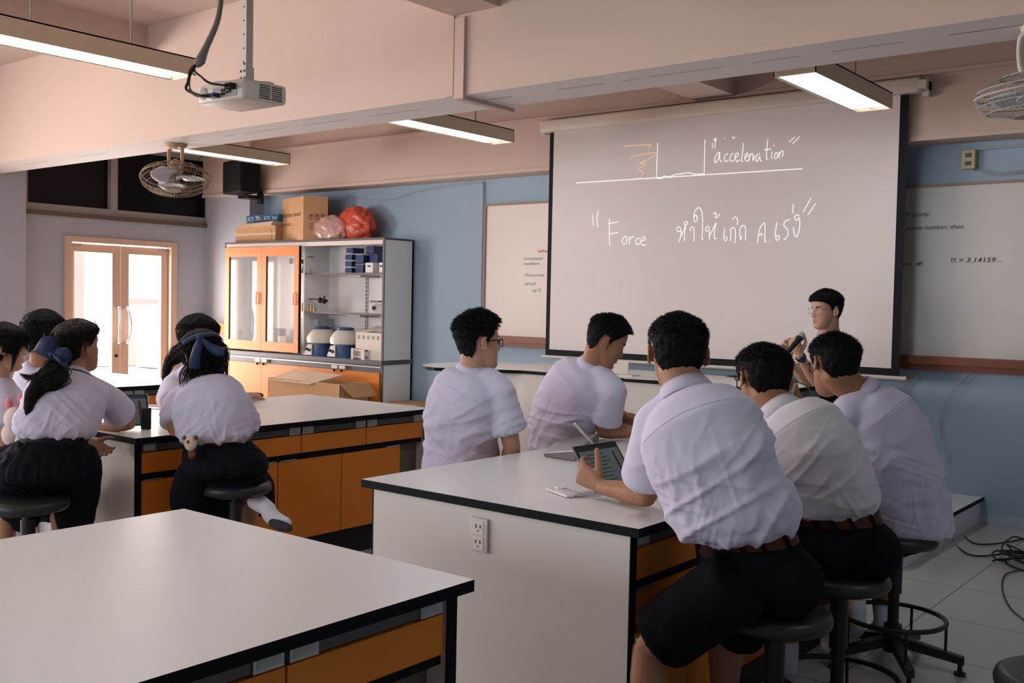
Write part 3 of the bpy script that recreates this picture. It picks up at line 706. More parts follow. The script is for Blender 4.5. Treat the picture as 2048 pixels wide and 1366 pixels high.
m = MB(); m.lathe((cc[0]-.09, cc[1]+.118, cc[2]), [(.03, 0), (.028, .02), (.02, .02), (.018, .005)], 20, axis=(0, 1, 0)); m.build('projection_lens', 'steelblack', t, True)
m = MB(); m.box(px_-.018, px_+.018, cc[1]-.018, cc[1]+.018, cc[2]+.055, 3.05); m.box(px_-.07, px_+.07, cc[1]-.07, cc[1]+.07, 3.04, 3.05); m.build('pole', 'whiteplastic', t)
m = MB()
for k in range(9): m.lathe((px_, cc[1]-.0181, cc[2]+.14+k*.06), [(.004, 0), (.004, .001), (.001, .001)], 8, axis=(0, -1, 0))
m.build('pole_holes', 'ink', t); m = MB()
m.box(px_-.022, px_+.022, cc[1]-.022, cc[1]+.022, cc[2]+.055, cc[2]+.12); 
co_ = m.build('pole_collar', 'whiteplastic', t)
for dx, dz in ((-.012, .07), (.012, .07), (-.012, .10), (.012, .10), (.012, .13)): MB().lathe((px_+dx, cc[1]-.0222, cc[2]+dz), [(.005, 0), (.005, .002), (.001, .002)], 8, axis=(0, -1, 0)).build('bolt', 'ink', co_)
m = MB()
for sx in (-1, 1):
    for sy in (-1, 1): m.tube([(px_, cc[1], cc[2]+.06), (cc[0]+sx*.10, cc[1]+sy*.07, cc[2]+.058), (cc[0]+sx*.115, cc[1]+sy*.075, cc[2]+.053), (cc[0]+sx*.12, cc[1]+sy*.08, cc[2]+.035)], .005, 8)
m.build('mount_arms', 'whiteplastic', t)
def q_(a, b, d): return P(a, b, d)
m = MB(); m.tube([q_(445, -40, 4.35), q_(440, 15, 4.33), q_(432, 50, 4.3), q_(412, 95, 4.28), q_(400, 122, 4.26), q_(392, 132, 4.25)], [.011, .011, .012, .014, .022, .010], 12, sub=6)
m.build('cable_sleeve', 'cablegrey', t, True)
m = MB(); m.tube([q_(392, 130, 4.25), q_(382, 140, 4.24), q_(378, 155, 4.24), (cc[0]-.12, y0-.07, cc[2]+.01), (cc[0]-.08, y0-.06, cc[2]-.02), (cc[0]-.03, y0-.03, cc[2]-.021)], .007, 8, sub=6)
m.tube([q_(390, 130, 4.25), q_(380, 150, 4.22), q_(376, 165, 4.2), q_(374, 180, 4.2), (cc[0]-.06, y0-.04, cc[2]-.025)], .006, 8, sub=6)
m.tube([q_(386, 140, 4.25), q_(400, 152, 4.2), q_(420, 166, 4.2), (cc[0]+.09, y0-.03, cc[2]+.008)], .005, 8, sub=6)
m.build('cable', 'cable', t, True)

# ------------------------------------------------------------------ orbit fans under the beam
def fan(x, y, label, tilt, wire, motor, rr=.245, blade='blade', yaw=0.0):
    t = thing('ceiling_fan', label, 'fan', (x, y, BEAM_Z-.33))
    zt = BEAM_Z
    m = MB(); m.lathe((x, y, zt-.03), [(.02, -.012), (.06, 0), (.085, .015), (.085, .03), (.01, .03)], 28); m.build('ceiling_mount', motor, t, 'all')
    m = MB()
    for s in (-1, 1):
        c, sn = math.cos(yaw), math.sin(yaw)
        pts = [(.03*s, zt-.025), (.075*s, zt-.03), (.088*s, zt-.07), (.085*s, zt-.14), (.07*s, zt-.19)]
        m.tube([(x+a*c, y+a*sn, b) for a, b in pts], [.012, .014, .011, .010, .012], 10, sub=5, flat=1.4)
    m.build('yoke', motor, t, True)
    C = Vector((x, y, zt-.19)); R = Euler(tilt).to_matrix()
    def L(p): return tuple(R @ Vector(p)+C)
    def LA(a): return [L(p) for p in a]
    ax = R @ Vector((0, 0, 1))
    m = MB(); m.lathe(L((0, 0, -.05)), [(.012, 0), (.045, .0), (.052, .03), (.048, .065), (.038, .10), (.022, .125), (.012, .13)], 28, axis=ax); m.build('motor', motor, t, 'all')
    m = MB(); m.lathe(L((0, 0, -.115)), [(.01, 0), (.03, .004), (.034, .03), (.034, .055), (.01, .065)], 24, axis=ax); m.build('hub', 'blade' if motor != 'rust' else 'fancage', t, 'all')
    for k in range(3):
        a0 = k*2*PI/3+.5; G = []
        for i in range(9):
            u = i/8; r = .03+u*(rr-.065); wdt = .035+.085*math.sin(PI*min(1, .15+.75*u))
            row = []
            for j in range(7):
                v = j/6-.5; ang = a0+v*wdt*2/max(r, .09)*.9+.35*u
                row.append(L((r*math.cos(ang), r*math.sin(ang), -.085+v*.05*(1-.4*u))))
            G.append(row)
        MB().sheet(np.array(G), .003).build('fan_blade', blade, t, 'all')
    m = MB(); n = 60
    def ring(r, z, w): m.tube(LA([(r*math.cos(a), r*math.sin(a), z) for a in np.linspace(0, 2*PI, 48, endpoint=False)]), w, 6, closed=True)
    ring(rr, -.075, .006)
    for r, z in ((rr*.97, -.11), (rr*.85, -.14), (rr*.45, -.165), (rr*.2, -.17)): ring(r, z, .0022)
    for r, z in ((rr*.96, -.05), (rr*.62, -.005), (rr*.26, .0)): ring(r, z, .0030)
    for k in range(n):
        a = k*2*PI/n; c, s = math.cos(a), math.sin(a)
        m.tube(LA([(r*c, r*s, z) for r, z in ((rr, -.075), (rr*.97, -.11), (rr*.85, -.14), (rr*.45, -.165), (rr*.16, -.17))]), .0013, 4)
        if k % 3 == 0: m.tube(LA([(r*c, r*s, z) for r, z in ((rr, -.075), (rr*.96, -.05), (rr*.8, -.02), (rr*.62, -.005), (rr*.2, .0))]), .0020, 4)
    m.lathe(L((0, 0, -.175)), [(.002, 0), (.045, .001), (.045, .006), (.002, .006)], 24, axis=ax)
    m.build('wire_cage', wire, t, True)
fan(-6.93, 4.53, 'rusty cream orbit fan under the beam at the left', (math.radians(-10), math.radians(-15), 0), 'fancage', 'rust', .255)
fan(-.93, 4.55, 'pale grey orbit fan at the right edge under the beam', (math.radians(4), math.radians(-4), 0), 'fangrey', 'whiteplastic', .25)

# ------------------------------------------------------------------ wall speaker
a = PX(457, 325, Y=7.0); b = PX(508, 395, Y=7.0)
t = thing('wall_speaker', 'black loudspeaker box on the beam above the cabinet', 'loudspeaker', ((a[0]+b[0])/2, 7.05, b[2]))
MB().rbox(((a[0]+b[0])/2-.02, 7.02, (a[2]+b[2])/2+.03), (b[0]-a[0]+.02, .24, a[2]-b[2]-.05), .02, Matrix.Rotation(-.22, 3, 'Z')).build('cabinet', 'speaker', t)
m = MB(); m.box((a[0]+b[0])/2-.05, (a[0]+b[0])/2+.12, 7.0, 7.2, b[2]-.0, b[2]+.035); m.box((a[0]+b[0])/2+.08, (a[0]+b[0])/2+.14, 7.16, 7.2, b[2]-.05, b[2]+.1); m.build('bracket', 'steelblack', t)
m = MB(); m.box((a[0]+b[0])/2+.06, (a[0]+b[0])/2+.09, 6.893, 6.897, b[2]+.14, b[2]+.18); m.build('badge', 'alu', t)
m = MB(); m.tube([PX(470, 388, Y=7.15), PX(478, 395, Y=7.15), PX(492, 395, Y=7.18), PX(500, 390, Y=7.19)], .005, 6, sub=5); m.build('cable', 'whiteplastic', t)

# ------------------------------------------------------------------ storage cabinet
CX0, CX1, CY0, CY1 = -9.757, -7.20, 7.02, 7.43
t = thing('storage_cabinet', 'tall white storage cabinet with orange doors and open shelves', 'cabinet', ((CX0+CX1)/2, 7.2, 0))
sp = [CX0+.03, -9.07, -8.445, -7.82, CX1-.03]
m = MB()
for x in (CX0, CX1-.025): m.box(x, x+.025, CY0+.012, CY1, .845, 2.03)
m.box(CX0, CX1, CY1-.02, CY1, .84, 2.03); m.box(-8.46, -8.44, CY0+.05, CY1, .845, 2.03, 0)
m.build('upper_body', 'laminate', t)
m = MB(); m.box(CX0-.004, CX1+.004, CY0, CY1, 2.03, 2.05)
for z0_, z1_ in ((0, .80), (.84, 2.03)): m.box(CX0-.002, CX0+.022, CY0, CY0+.012, z0_, z1_); m.box(CX1-.022, CX1+.002, CY0, CY0+.012, z0_, z1_)
m.box(CX0-.006, CX1+.006, CY0-.02, CY1, .80, .84)
m.build('dark_edging', 'greyedge', t)
m = MB(); m.box(CX0+.025, CX1-.025, CY0+.004, CY0+.03, 1.985, 2.028); m.build('top_rail', 'screencase', t)
m = MB()
for x in (CX0, CX1-.025): m.box(x, x+.025, CY0+.012, CY1, 0, .80)
m.box(CX0, CX1, CY1-.02, CY1, 0, .80); m.box(CX0, CX1, CY0+.05, CY1, .05, .07); m.build('lower_body', 'laminate', t)
for z in (1.69, 1.285):
    m = MB(); m.box(-8.44, CX1-.025, CY0+.06, CY1-.02, z, z+.018); sh = m.build('shelf', 'screencase', t)
    m = MB(); m.box(-8.44, CX1-.025, CY0+.055, CY0+.06, z-.001, z+.019); m.build('shelf_edge', 'greyedge', sh)
    for bx0, bx1 in ((-7.84, -7.66), (-7.28, -7.225)): MB().box(bx0, bx1, CY0+.12, CY1-.02, z-.024, z-.002).build('shelf_bracket', 'plasticgrey', sh)
m = MB(); m.box(-7.855, -7.825, CY1-.035, CY1-.02, .845, 2.0)
for k in range(28): m.box(-7.846, -7.834, CY1-.0365, CY1-.035, .88+k*.04, .90+k*.04, 1)
m.build('slotted_upright', ['alu', 'ink'], t)
for k in range(2):
    a, b = sp[k]+.002, sp[k+1]-.002; z0, z1 = .862, 1.985; fw = .075
    m = MB(); m.box(a, a+fw, CY0-.02, CY0, z0, z1); m.box(b-fw, b, CY0-.02, CY0, z0, z1); m.box(a+fw, b-fw, CY0-.0195, CY0, z0, z0+.10); m.box(a+fw, b-fw, CY0-.0195, CY0, z1-.10, z1)
    dr = m.build('glass_door', 'orange_pale', t)
    MB().box(a+fw-.005, b-fw+.005, CY0-.012, CY0-.008, z0+.09, z1-.09).build('glass_pane', 'glass', dr)
    m = MB(); m.box(a+fw, a+fw+.012, CY0-.018, CY0-.002, z0+.10, z1-.10); m.build('glass_seal', 'black', dr)
    hx = b-.055; m = MB(); m.tube([(hx, CY0-.02, 1.37), (hx, CY0-.045, 1.37), (hx, CY0-.045, 1.49), (hx, CY0-.02, 1.49)], .005, 8)
    m.tube([(hx, CY0-.022, 1.37), (hx+.03, CY0-.03, 1.37), (hx+.03, CY0-.03, 1.49), (hx, CY0-.022, 1.49)], .005, 8); m.build('door_handle', 'orange_pale', dr)
m = MB(); m.box(sp[2]-.006, sp[2]+.008, CY0-.02, CY0+.004, .862, 1.99); m.build('door_edge', 'black', t)
for k in range(4):
    a, b = sp[k]+.002, sp[k+1]-.002
    m = MB(); m.box(a, b, CY0-.012, CY0+.008, .08, .722); dd = m.build('lower_door', 'orange_pale' if k < 2 else 'orange', t)
    x = b-.10 if k % 2 == 0 else a+.01
    m = MB(); m.box(x, x+.09, CY0-.02, CY0+.01, .735, .768); m.build('label_holder', 'whiteplastic', dd)
    m = MB(); m.lathe(((b-.05) if k % 2 == 0 else (a+.05), CY0-.02, .715), [(.013, 0), (.013, .012), (.004, .014)], 12, axis=(0, -1, 0)); m.build('lock', 'ink', dd)
m = MB(); m.box(CX0+.02, CX1-.02, CY0+.01, CY0+.02, .722, .80); m.build('handle_channel', 'greyedge', t)
m = MB(); m.box(CX0+.02, CX1-.02, CY0-.008, CY0+.01, .772, .782); m.build('handle_trim', 'alu', t)
m = MB(); m.box(CX0+.03, CX1-.03, CY0+.05, CY0+.06, 0, .08); m.build('plinth', 'black', t)

def onshelf(px, Y=7.2): return PX(px, 600, Y=Y)[0]
S1, S2, S0, ST = 1.708, 1.303, .84, 2.05
# blue and clear boxes
grp = 'navy storage boxes on the top shelf'
rows = [('bottom box of the left column of navy boxes', 700, 0, 30), ('second box of the left column of navy boxes', 700, 1, 30), ('third box of the left column of navy boxes', 700, 2, 30), ('top box of the left column of navy boxes', 702, 3, 30),
        ('lower box of the middle navy column', 722, 0, 34), ('middle box of the middle navy column', 722, 1, 34), ('top wide box of the right navy column', 742, 2.3, 34)]
for lab, px, lv, w in rows:
    x = onshelf(px); ww = w*.00335; h = .066 if lv != 2.3 else .085
    if px == 722: h = .10
    z = S1+(lv*.068 if px != 722 else lv*.101)
    if px == 742: z = S1+.203
    o = thing('storage_box', lab+', on the top shelf', 'box', (x, 7.25, z), grp)
    MB().rbox((x, 7.25, z+h*.42), (ww, .16, h*.8), .004).build('tub', 'navyplastic', o)
    MB().rbox((x, 7.25, z+h*.89), (ww+.006, .166, h*.16), .003).build('lid', 'clearplastic', o)
x = onshelf(742); o = MB().rbox((x+.005, 7.29, S1+.1), (.12, .14, .2), .004).build('storage_box', 'navyplastic'); tag(o, 'tall navy box behind the white cartons on the top shelf', 'box', grp)
for i, (px, w, hh) in enumerate(((740, .105, .10), (764, .06, .10))):
    x = onshelf(px, 7.1); o = thing('small_carton', ('left small white carton on the top shelf', 'right small white carton at the cabinet side on the top shelf')[i], 'carton', (x, 7.12, S1), 'small white cartons')
    MB().rbox((x, 7.12, S1+hh/2), (w, .08, hh), .003).build('carton_body', 'paper', o)
    MB().box(x-.02, x+.02, 7.078, 7.08, S1+.055, S1+.075).build('printed_mark', 'bluecard', o)
def triple_balance(px, z, label, s=1.0):
    x = onshelf(px, 7.15); y = 7.15
    o = thing('balance_scale', label, 'balance scale', (x, y, z), 'laboratory balances in the cabinet')
    MB().sweep([(x, y, z), (x, y, z+.01), (x, y, z+.08*s), (x, y, z+.085*s)], [(.085*s, 0, 0), (.085*s, 0, 0), (.05*s, 0, 0), (.045*s, 0, 0)], [(0, .07, 0), (0, .07, 0), (0, .05, 0), (0, .045, 0)], 0, 4).build('base', 'plasticgrey', o)
    m = MB(); m.box(x-.05*s, x+.05*s, y-.02, y+.02, z+.10*s, z+.13*s); m.cyl((x+.02, y, z+.08*s), (x+.02, y, z+.165*s), .008); m.ell((x-.03, y-.01, z+.12*s), (.03, .03, .03)); m.ell((x+.03, y-.01, z+.11*s), (.025, .03, .025)); m.build('mechanism', 'steelblack', o)
    MB().lathe((x+.03, y, z+.168*s), [(.07, .006), (.075, 0), (.065, -.002), (.01, -.002)], 28).build('pan', 'chrome', o, True)
    m = MB(); m.box(x-.24*s, x-.04, y-.02, y+.0, z+.125*s, z+.135*s); m.box(x-.26*s, x-.23*s, y-.02, y+.01, z+.10*s, z+.16*s); m.build('beam_arm', 'steelblack', o)
triple_balance(612, S1, 'grey balance on the top shelf beside the glass door')
triple_balance(646, S2, 'balance with black arm and steel pan on the middle shelf')
x = onshelf(757, 7.12); o = thing('digital_scale', 'white kitchen-style scale at the right end of the middle shelf', 'scale', (x, 7.12, S2))
MB().sweep([(x, 7.12, S2), (x, 7.12, S2+.10)], [(.07, 0, 0), (.04, 0, 0)], [(0, .07, 0), (0, .05, 0)], 0, 4).build('housing', 'paper', o)
MB().rbox((x, 7.12, S2+.12), (.13, .12, .018), .004).build('pan', 'greyedge', o); MB().lathe((x-.005, 7.068, S2+.055), [(.022, 0), (.022, .012), (.004, .014)], 18, axis=(0, -1, 0)).build('dial', 'ink', o)
for i, px in enumerate((605, 611, 617, 623, 629)):
    x = onshelf(px, 7.1); h = .09-.008*i
    o = MB().lathe((x, 7.1, S2), [(.012, 0), (.012, h*.75), (.006, h*.8), (.008, h), (.001, h)], 14).build('brass_weight', 'brass', None, True)
    tag(o, ('tallest brass weight, nearest the glass door', 'second brass weight from the glass door', 'third brass weight from the glass door', 'fourth brass weight from the glass door', 'shortest brass weight, next to the balance')[i], 'weight', 'brass weights on the middle shelf')
for i, px in enumerate((645, 692)):
    x = onshelf(px, 7.16); y = 7.16
    o = thing('centrifuge', ('left blue and cream centrifuge on the cabinet floor', 'right blue and cream centrifuge beside the carton')[i], 'centrifuge', (x, y, S0), 'blue and cream centrifuges')
    MB().sweep([(x, y, S0), (x, y, S0+.015), (x, y, S0+.13)], [(.15, 0, 0), (.14, 0, 0), (.11, 0, 0)], [(0, .13, 0), (0, .12, 0), (0, .10, 0)], 0, 28, e=.6).build('base', 'deepblue', o, True)
    MB().lathe((x, y, S0+.13), [(.12, 0), (.155, .01), (.16, .05), (.155, .075), (.12, .125), (.09, .15), (.05, .155)], 36).build('bowl', 'balancebody', o, True)
    MB().lathe((x, y, S0+.283), [(.085, 0), (.09, .006), (.088, .02), (.06, .026), (.01, .026)], 32).build('lid', 'deepblue', o, True)
    pp = MB(); pp.add([(x-.13, y-.135, S0+.01), (x-.01, y-.135, S0+.01), (x-.03, y-.112, S0+.12), (x-.10, y-.112, S0+.12), (x-.13, y-.10, S0+.01), (x-.01, y-.10, S0+.01), (x-.03, y-.08, S0+.12), (x-.10, y-.08, S0+.12)], [(0,1,2,3),(4,7,6,5),(0,3,7,4),(1,5,6,2),(3,2,6,7),(0,4,5,1)]); pp.build('control_panel', 'paper', o)
    for dx, dz in ((-.085, .07), (-.045, .06)): MB().lathe((x+dx, y-.128+.004, S0+dz), [(.014, 0), (.013, .02), (.002, .02)], 14, axis=(0, -1, 0)).build('knob', 'ink', o)
# carton with arrows on the cabinet floor
a = onshelf(714, 7.08); b = CX1-.03
o = thing('flat_carton', 'opened cream carton with handling symbols on the cabinet floor', 'carton', ((a+b)/2, 7.15, S0))
MB().box(a, b, 7.07, 7.36, S0, S0+.27).build('carton_body', 'whitecard', o)
MB().sheet([[(a, 7.07, S0+.27), (a+.07, 7.30, S0+.33)], [(a+.16, 7.07, S0+.27), (a+.22, 7.3, S0+.33)]], .006).build('flap', 'whitecard', o)
m = MB()
for i in range(5):
    xx = a+.03+i*.07; z = S0+.205
    for r in ((0, .028, 0, .003), (0, .028, .033, .036), (0, .003, 0, .036), (.025, .028, 0, .036), (.012, .016, .006, .028)): m.box(xx+r[0], xx+r[1], 7.0685, 7.07, z+r[2], z+r[3])
m.build('handling_symbols', 'ink', o)
# white test tube rack in front
a = onshelf(702, 7.0); o = thing('white_rack', 'small white rack at the cabinet front edge beside the carton', 'rack', (a+.08, 7.04, S0))
m = MB(); m.box(a, a+.19, 7.02, 7.06, S0+.085, S0+.097); m.box(a, a+.19, 7.02, 7.06, S0+.02, S0+.03); m.box(a, a+.03, 7.01, 7.07, S0, S0+.11); m.box(a+.15, a+.19, 7.01, 7.07, S0, S0+.10); m.build('rack_frame', 'paper', o)
# acrylic tank with a glass unit
a = onshelf(603, 7.2); o = thing('acrylic_tank', 'clear acrylic tank with blue tubes behind the centrifuges', 'tank', (a+.1, 7.25, S0))
m = MB(); m.box(a-.03, a+.30, 7.17, 7.175, S0, S0+.38); m.box(a-.03, a+.30, 7.38, 7.385, S0, S0+.38); m.box(a+.295, a+.30, 7.17, 7.385, S0, S0+.38); m.box(a-.03, a+.30, 7.17, 7.385, S0+.375, S0+.385); m.build('walls', 'clearplastic', o)
m = MB(); m.cyl((a+.05, 7.25, S0), (a+.05, 7.25, S0+.36), .015); m.cyl((a+.10, 7.25, S0), (a+.10, 7.25, S0+.36), .015); m.build('tube', 'deepblue', o)
# things behind the glass doors
for i, (px, h, mt_) in enumerate(((480, .22, 'plasticgrey'), (555, .26, 'greyedge'), (575, .18, 'balancebody'))):
    x = onshelf(px, 7.25); o = MB().rbox((x, 7.25, S0+h/2), (.14, .16, h), .02).build('apparatus_case', mt_); tag(o, ('dim grey apparatus case behind the left cabinet glass', 'tall dark apparatus case behind the second cabinet glass', 'pale apparatus case behind the second cabinet glass')[i], 'case', 'cases behind the cabinet glass')
# boxes on top of the cabinet
def tbox(nm, label, px0, px1, py, Y, dep, mt_, rz=0.0):
    a = PX(px0, 470, Y=Y)[0]; b = PX(px1, 470, Y=Y)[0]; h = PX((px0+px1)/2, py, Y=Y)[2]-ST
    return a, b, h
a, b, h = tbox('', '', 474, 548, 453, 7.08, .2, '')
o = thing('cardboard_box', 'low brown cardboard box under the blue amplifier cartons on the cabinet', 'box', ((a+b)/2, 7.15, ST), 'boxes on the cabinet')
MB().box(a, b+.05, 7.06, 7.30, ST, ST+h).build('box_body', 'card', o); MB().box(a, b+.05, 7.058, 7.06, ST+h*.45, ST+h*.55).build('tape', 'cardpale', o)
m = MB()
for k in range(5): m.box(b-.02, b-.01, 7.0585, 7.06, ST+.02+k*.025, ST+.03+k*.025)
m.build('print', 'ink', o)
h0 = ST+h
o = MB().add([(a+.10, 7.05, h0), (b+.02, 7.02, h0), (b+.04, 7.03, h0+.045), (a+.12, 7.06, h0+.03), (a+.10, 7.28, h0), (b+.02, 7.28, h0), (b+.04, 7.28, h0+.045), (a+.12, 7.28, h0+.03)], [(0,1,2,3),(4,7,6,5),(0,3,7,4),(1,5,6,2),(3,2,6,7),(0,4,5,1)]).build('paper_tray', 'cardpale'); tag(o, 'pale flattened carton between the brown box and the blue printed cartons', 'carton')
o = thing('amplifier_carton', 'blue and white printed long carton lying on top of the boxes', 'carton', ((a+b)/2, 7.15, h0+.045))
a2 = PX(493, 440, Y=7.1)[0]; b2 = PX(557, 440, Y=7.1)[0]; LL = b2-a2
MB().box(a2, b2, 7.10, 7.26, h0+.045, h0+.125).build('carton_body', 'bluecard', o)
m = MB(); text_mesh('ALTO', .042, m, (a2+.04*LL, 7.10, h0+.066), R3, U3, .003, 0, .15, .20*LL); text_mesh('ZMX', .04, m, (a2+.29*LL, 7.10, h0+.062), R3, U3, .003, 0, .15, .16*LL); text_mesh('52', .018, m, (a2+.455*LL, 7.10, h0+.062), R3, U3, .003, 0, 0, .05*LL)
text_mesh('ZMX', .04, m, (a2+.80*LL, 7.10, h0+.062), R3, U3, .003, 0, .15, .16*LL)
m.box(a2+.29*LL, a2+.40*LL, 7.098, 7.10, h0+.108, h0+.114); m.box(a2+.03*LL, a2+.25*LL, 7.098, 7.10, h0+.054, h0+.058); text_mesh('ALTO', .042, m, (a2+.55*LL, 7.10, h0+.066), R3, U3, .003, 0, .15, .20*LL)
m.build('print', 'whiteprint', o)
# electronic balance carton, turned so that two faces show
e0, e1, e2 = PX(564, 478, Y=7.16), PX(606, 480, Y=6.98), PX(655, 478, Y=7.16)
e0[2] = e1[2] = e2[2] = ST; hb = PX(606, 392, Y=7.0)[2]-ST
eb = e0+e2-e1; eb = np.array([min(eb[0], 0), min(eb[1], 7.42), ST])
o = thing('electronic_balance_carton', 'tall brown carton printed electronic balance standing on the cabinet', 'carton', ((e0[0]+e2[0])/2, 7.18, ST), 'boxes on the cabinet')
extr([(e0[0], e0[1]), (e1[0], e1[1]), (e2[0], e2[1]), (eb[0], eb[1])], ST, ST+hb).build('carton_body', 'card', o)
def face(m, p, q, txt, u0, v0, h, wd, mi=0):
    r = q-p; L = np.linalg.norm(r); r = r/L; text_mesh(txt, h, m, p+r*u0+U3*v0, r, U3, .002, mi, 0, wd)
L1 = np.linalg.norm(e1-e0)
m = MB(); face(m, e0, e1, 'ELECTRONIC  BALANCE', .02, hb*.56, .035, L1*.86); face(m, e0, e1, 'MODEL____', .02, hb*.36, .028, L1*.6)
r = (e2-e1)/np.linalg.norm(e2-e1); n_ = np.cross(r, U3)
for i in range(3):
    for (u0, u1, v0, v1) in ((0, .042, 0, .004), (0, .042, .056, .06), (0, .004, 0, .06), (.038, .042, 0, .06), (.012, .030, .035, .048), (.019, .023, .008, .036)):
        p0 = e1+r*(.06+i*.06+u0)+U3*(hb*.46+v0)+n_*.002; p1 = e1+r*(.06+i*.06+u1)+U3*(hb*.46+v0)+n_*.002
        m.add([p0, p1, p1+U3*(v1-v0), p0+U3*(v1-v0)], [(0, 1, 2, 3)])
for k in range(4): face(m, e1, e2, 'HANDLE WITH CARE', .06, hb*(.36-.045*k), .012, .16)
m.build('print', 'ink', o)
MB().sheet([[e0+U3*hb, eb+U3*(hb+.0)], [(e0+e1)/2+U3*(hb+.0), (eb+e2)/2+U3*(hb+.03)]], .006).build('top_flap', 'card', o)

# red plastic bag bundle on the cabinet
g0, g1 = PX(634, 474, Y=7.15)[0], PX(737, 474, Y=7.2)[0]; w_ = g1-g0; xc = (g0+g1)/2
def blob(c, ax, seed, amp, n=64, m_=40, flatz=True):
    V = []; F = []
    for i in range(m_+1):
        ph = PI*i/m_
        for j in range(n):
            th = 2*PI*j/n; d = Vector((math.sin(ph)*math.cos(th), math.sin(ph)*math.sin(th), math.cos(ph)))
            k = 1+amp*noise.fractal(d*2.3+Vector((seed, 0, 0)), .9, 2.1, 5)-amp*.9*abs(noise.noise(d*4.1+Vector((seed, 3, 0))))
            z = d.z*ax[2]*k
            if flatz: z = max(z, -ax[2]*.62)
            V.append((c[0]+d.x*ax[0]*k, c[1]+d.y*ax[1]*k, c[2]+z))
    for i in range(m_):
        for j in range(n): F.append((i*n+j, (i+1)*n+j, (i+1)*n+(j+1) % n, i*n+(j+1) % n))
    return V, F
t = thing('plastic_bag', 'red plastic bag bundle with clear pinkish film on top of the cabinet', 'bag', (xc, 7.2, ST))
V, F = blob((xc+.13, 7.24, ST+.135), (w_*.36, .14, .21), 3.1, .13); MB().add(V, F).build('red_bag', 'redbag', t, 'all')
V, F = blob((xc-.10, 7.10, ST+.10), (w_*.33, .10, .15), 8.2, .13); MB().add(V, F).build('clear_bag', 'bagclear', t, 'all')

# big open carton in front of the cabinet, and brown one at its right
a = PX(536, 780, Y=6.55)[0]; b = PX(680, 780, Y=6.55)[0]; z1 = PX(640, 765, Y=6.55)[2]
t = thing('open_carton', 'large open brown carton on the floor in front of the cabinet', 'carton', ((a+b)/2, 6.75, 0))
m = MB(); m.box(a, b, 6.55, 6.555, 0, z1); m.box(a, b, 6.915, 6.92, 0, z1); m.box(a, a+.005, 6.55, 6.92, 0, z1); m.box(b-.005, b, 6.55, 6.92, 0, z1); m.box(a, b, 6.55, 6.92, 0, .01)
m.build('carton_body', 'card', t)
zf = PX(580, 738, Y=6.75)[2]
MB().sheet([[(a, 6.55, z1-.02), (a+.14, 6.78, zf)], [(b-.38, 6.50, z1-.02), (b-.22, 6.78, zf-.02)]], .006).build('flap', 'cardpale', t)
MB().sheet([[(b, 6.55, z1), (b, 6.92, z1)], [(b+.14, 6.6, z1-.12), (b+.14, 6.9, z1-.12)]], .006).build('flap', 'card', t)
o = MB().box(-7.17, -6.75, 7.05, 7.38, 0, .44).build('brown_carton', 'card'); tag(o, 'brown carton on the floor right of the storage cabinet', 'carton')
# orange framed glass panel leaning at the left of the cabinet
a = PX(357, 700, Y=7.1)[0]; b = CX0-.03; z1 = PX(400, 645, Y=7.1)[2]
t = thing('framed_glass_panel', 'orange framed glass cabinet door standing against the wall left of the cabinet', 'cabinet door', ((a+b)/2, 7.15, 0))
m = MB(); m.box(a, a+.07, 7.12, 7.14, 0, z1); m.box(b-.09, b, 7.12, 7.14, 0, z1); m.box(a+.07, b-.09, 7.12, 7.14, z1-.12, z1); m.box(a+.07, b-.09, 7.12, 7.14, 0, .1); m.build('door_frame', 'orange', t)
MB().box(a+.06, b-.08, 7.128, 7.132, .08, z1-.1).build('glass_pane', 'glass', t)
MB().box(a-.05, b, 7.15, 7.17, 0, z1-.01).build('backing', 'greyedge', t)
m = MB(); m.box(a-.04, a-.005, 7.12, 7.15, 0, z1-.02); m.build('metal_edge', 'alu', t)

# ------------------------------------------------------------------ cables on the floor at the right
m = MB(); rs = random.Random(11)
def fl(px, py, z=.008): q = PX(px, py, Z=z); return q
m.tube([PX(1872, 1030, Z=.19), PX(1885, 1035, Z=.19), fl(1915, 1060), fl(1945, 1085), fl(1985, 1088), fl(2048, 1078), fl(2110, 1070)], .005, 6, sub=8)
m.tube([PX(1885, 1040, Z=.185), fl(1900, 1075), fl(1930, 1105), fl(1965, 1112), fl(2020, 1105)], .005, 6, sub=8)
c0 = fl(2060, 1125)
for k in range(7):
    rx = .16+rs.uniform(-.04, .06); ry = .22+rs.uniform(-.05, .05); ox, oy = rs.uniform(-.06, .06), rs.uniform(-.10, .10); ph = rs.uniform(0, 6)
    pts = [(c0[0]+ox+rx*math.cos(a+ph)+.02*math.sin(3*a), c0[1]+oy+ry*math.sin(a)+.02*math.cos(2*a+k), .01+.012*k+.015*math.sin(2*a+k)*(k > 1)) for a in np.linspace(0, 2*PI, 24)]
    m.tube(pts, .005, 6, sub=3)
m.tube([fl(2048, 1240), fl(2020, 1215), fl(2005, 1180), fl(2010, 1150), fl(2040, 1140)], .004, 6, sub=6)
tag(m.build('floor_cable', 'cable', None, True), 'tangled black cables on the tiled floor at the right edge', 'cable')
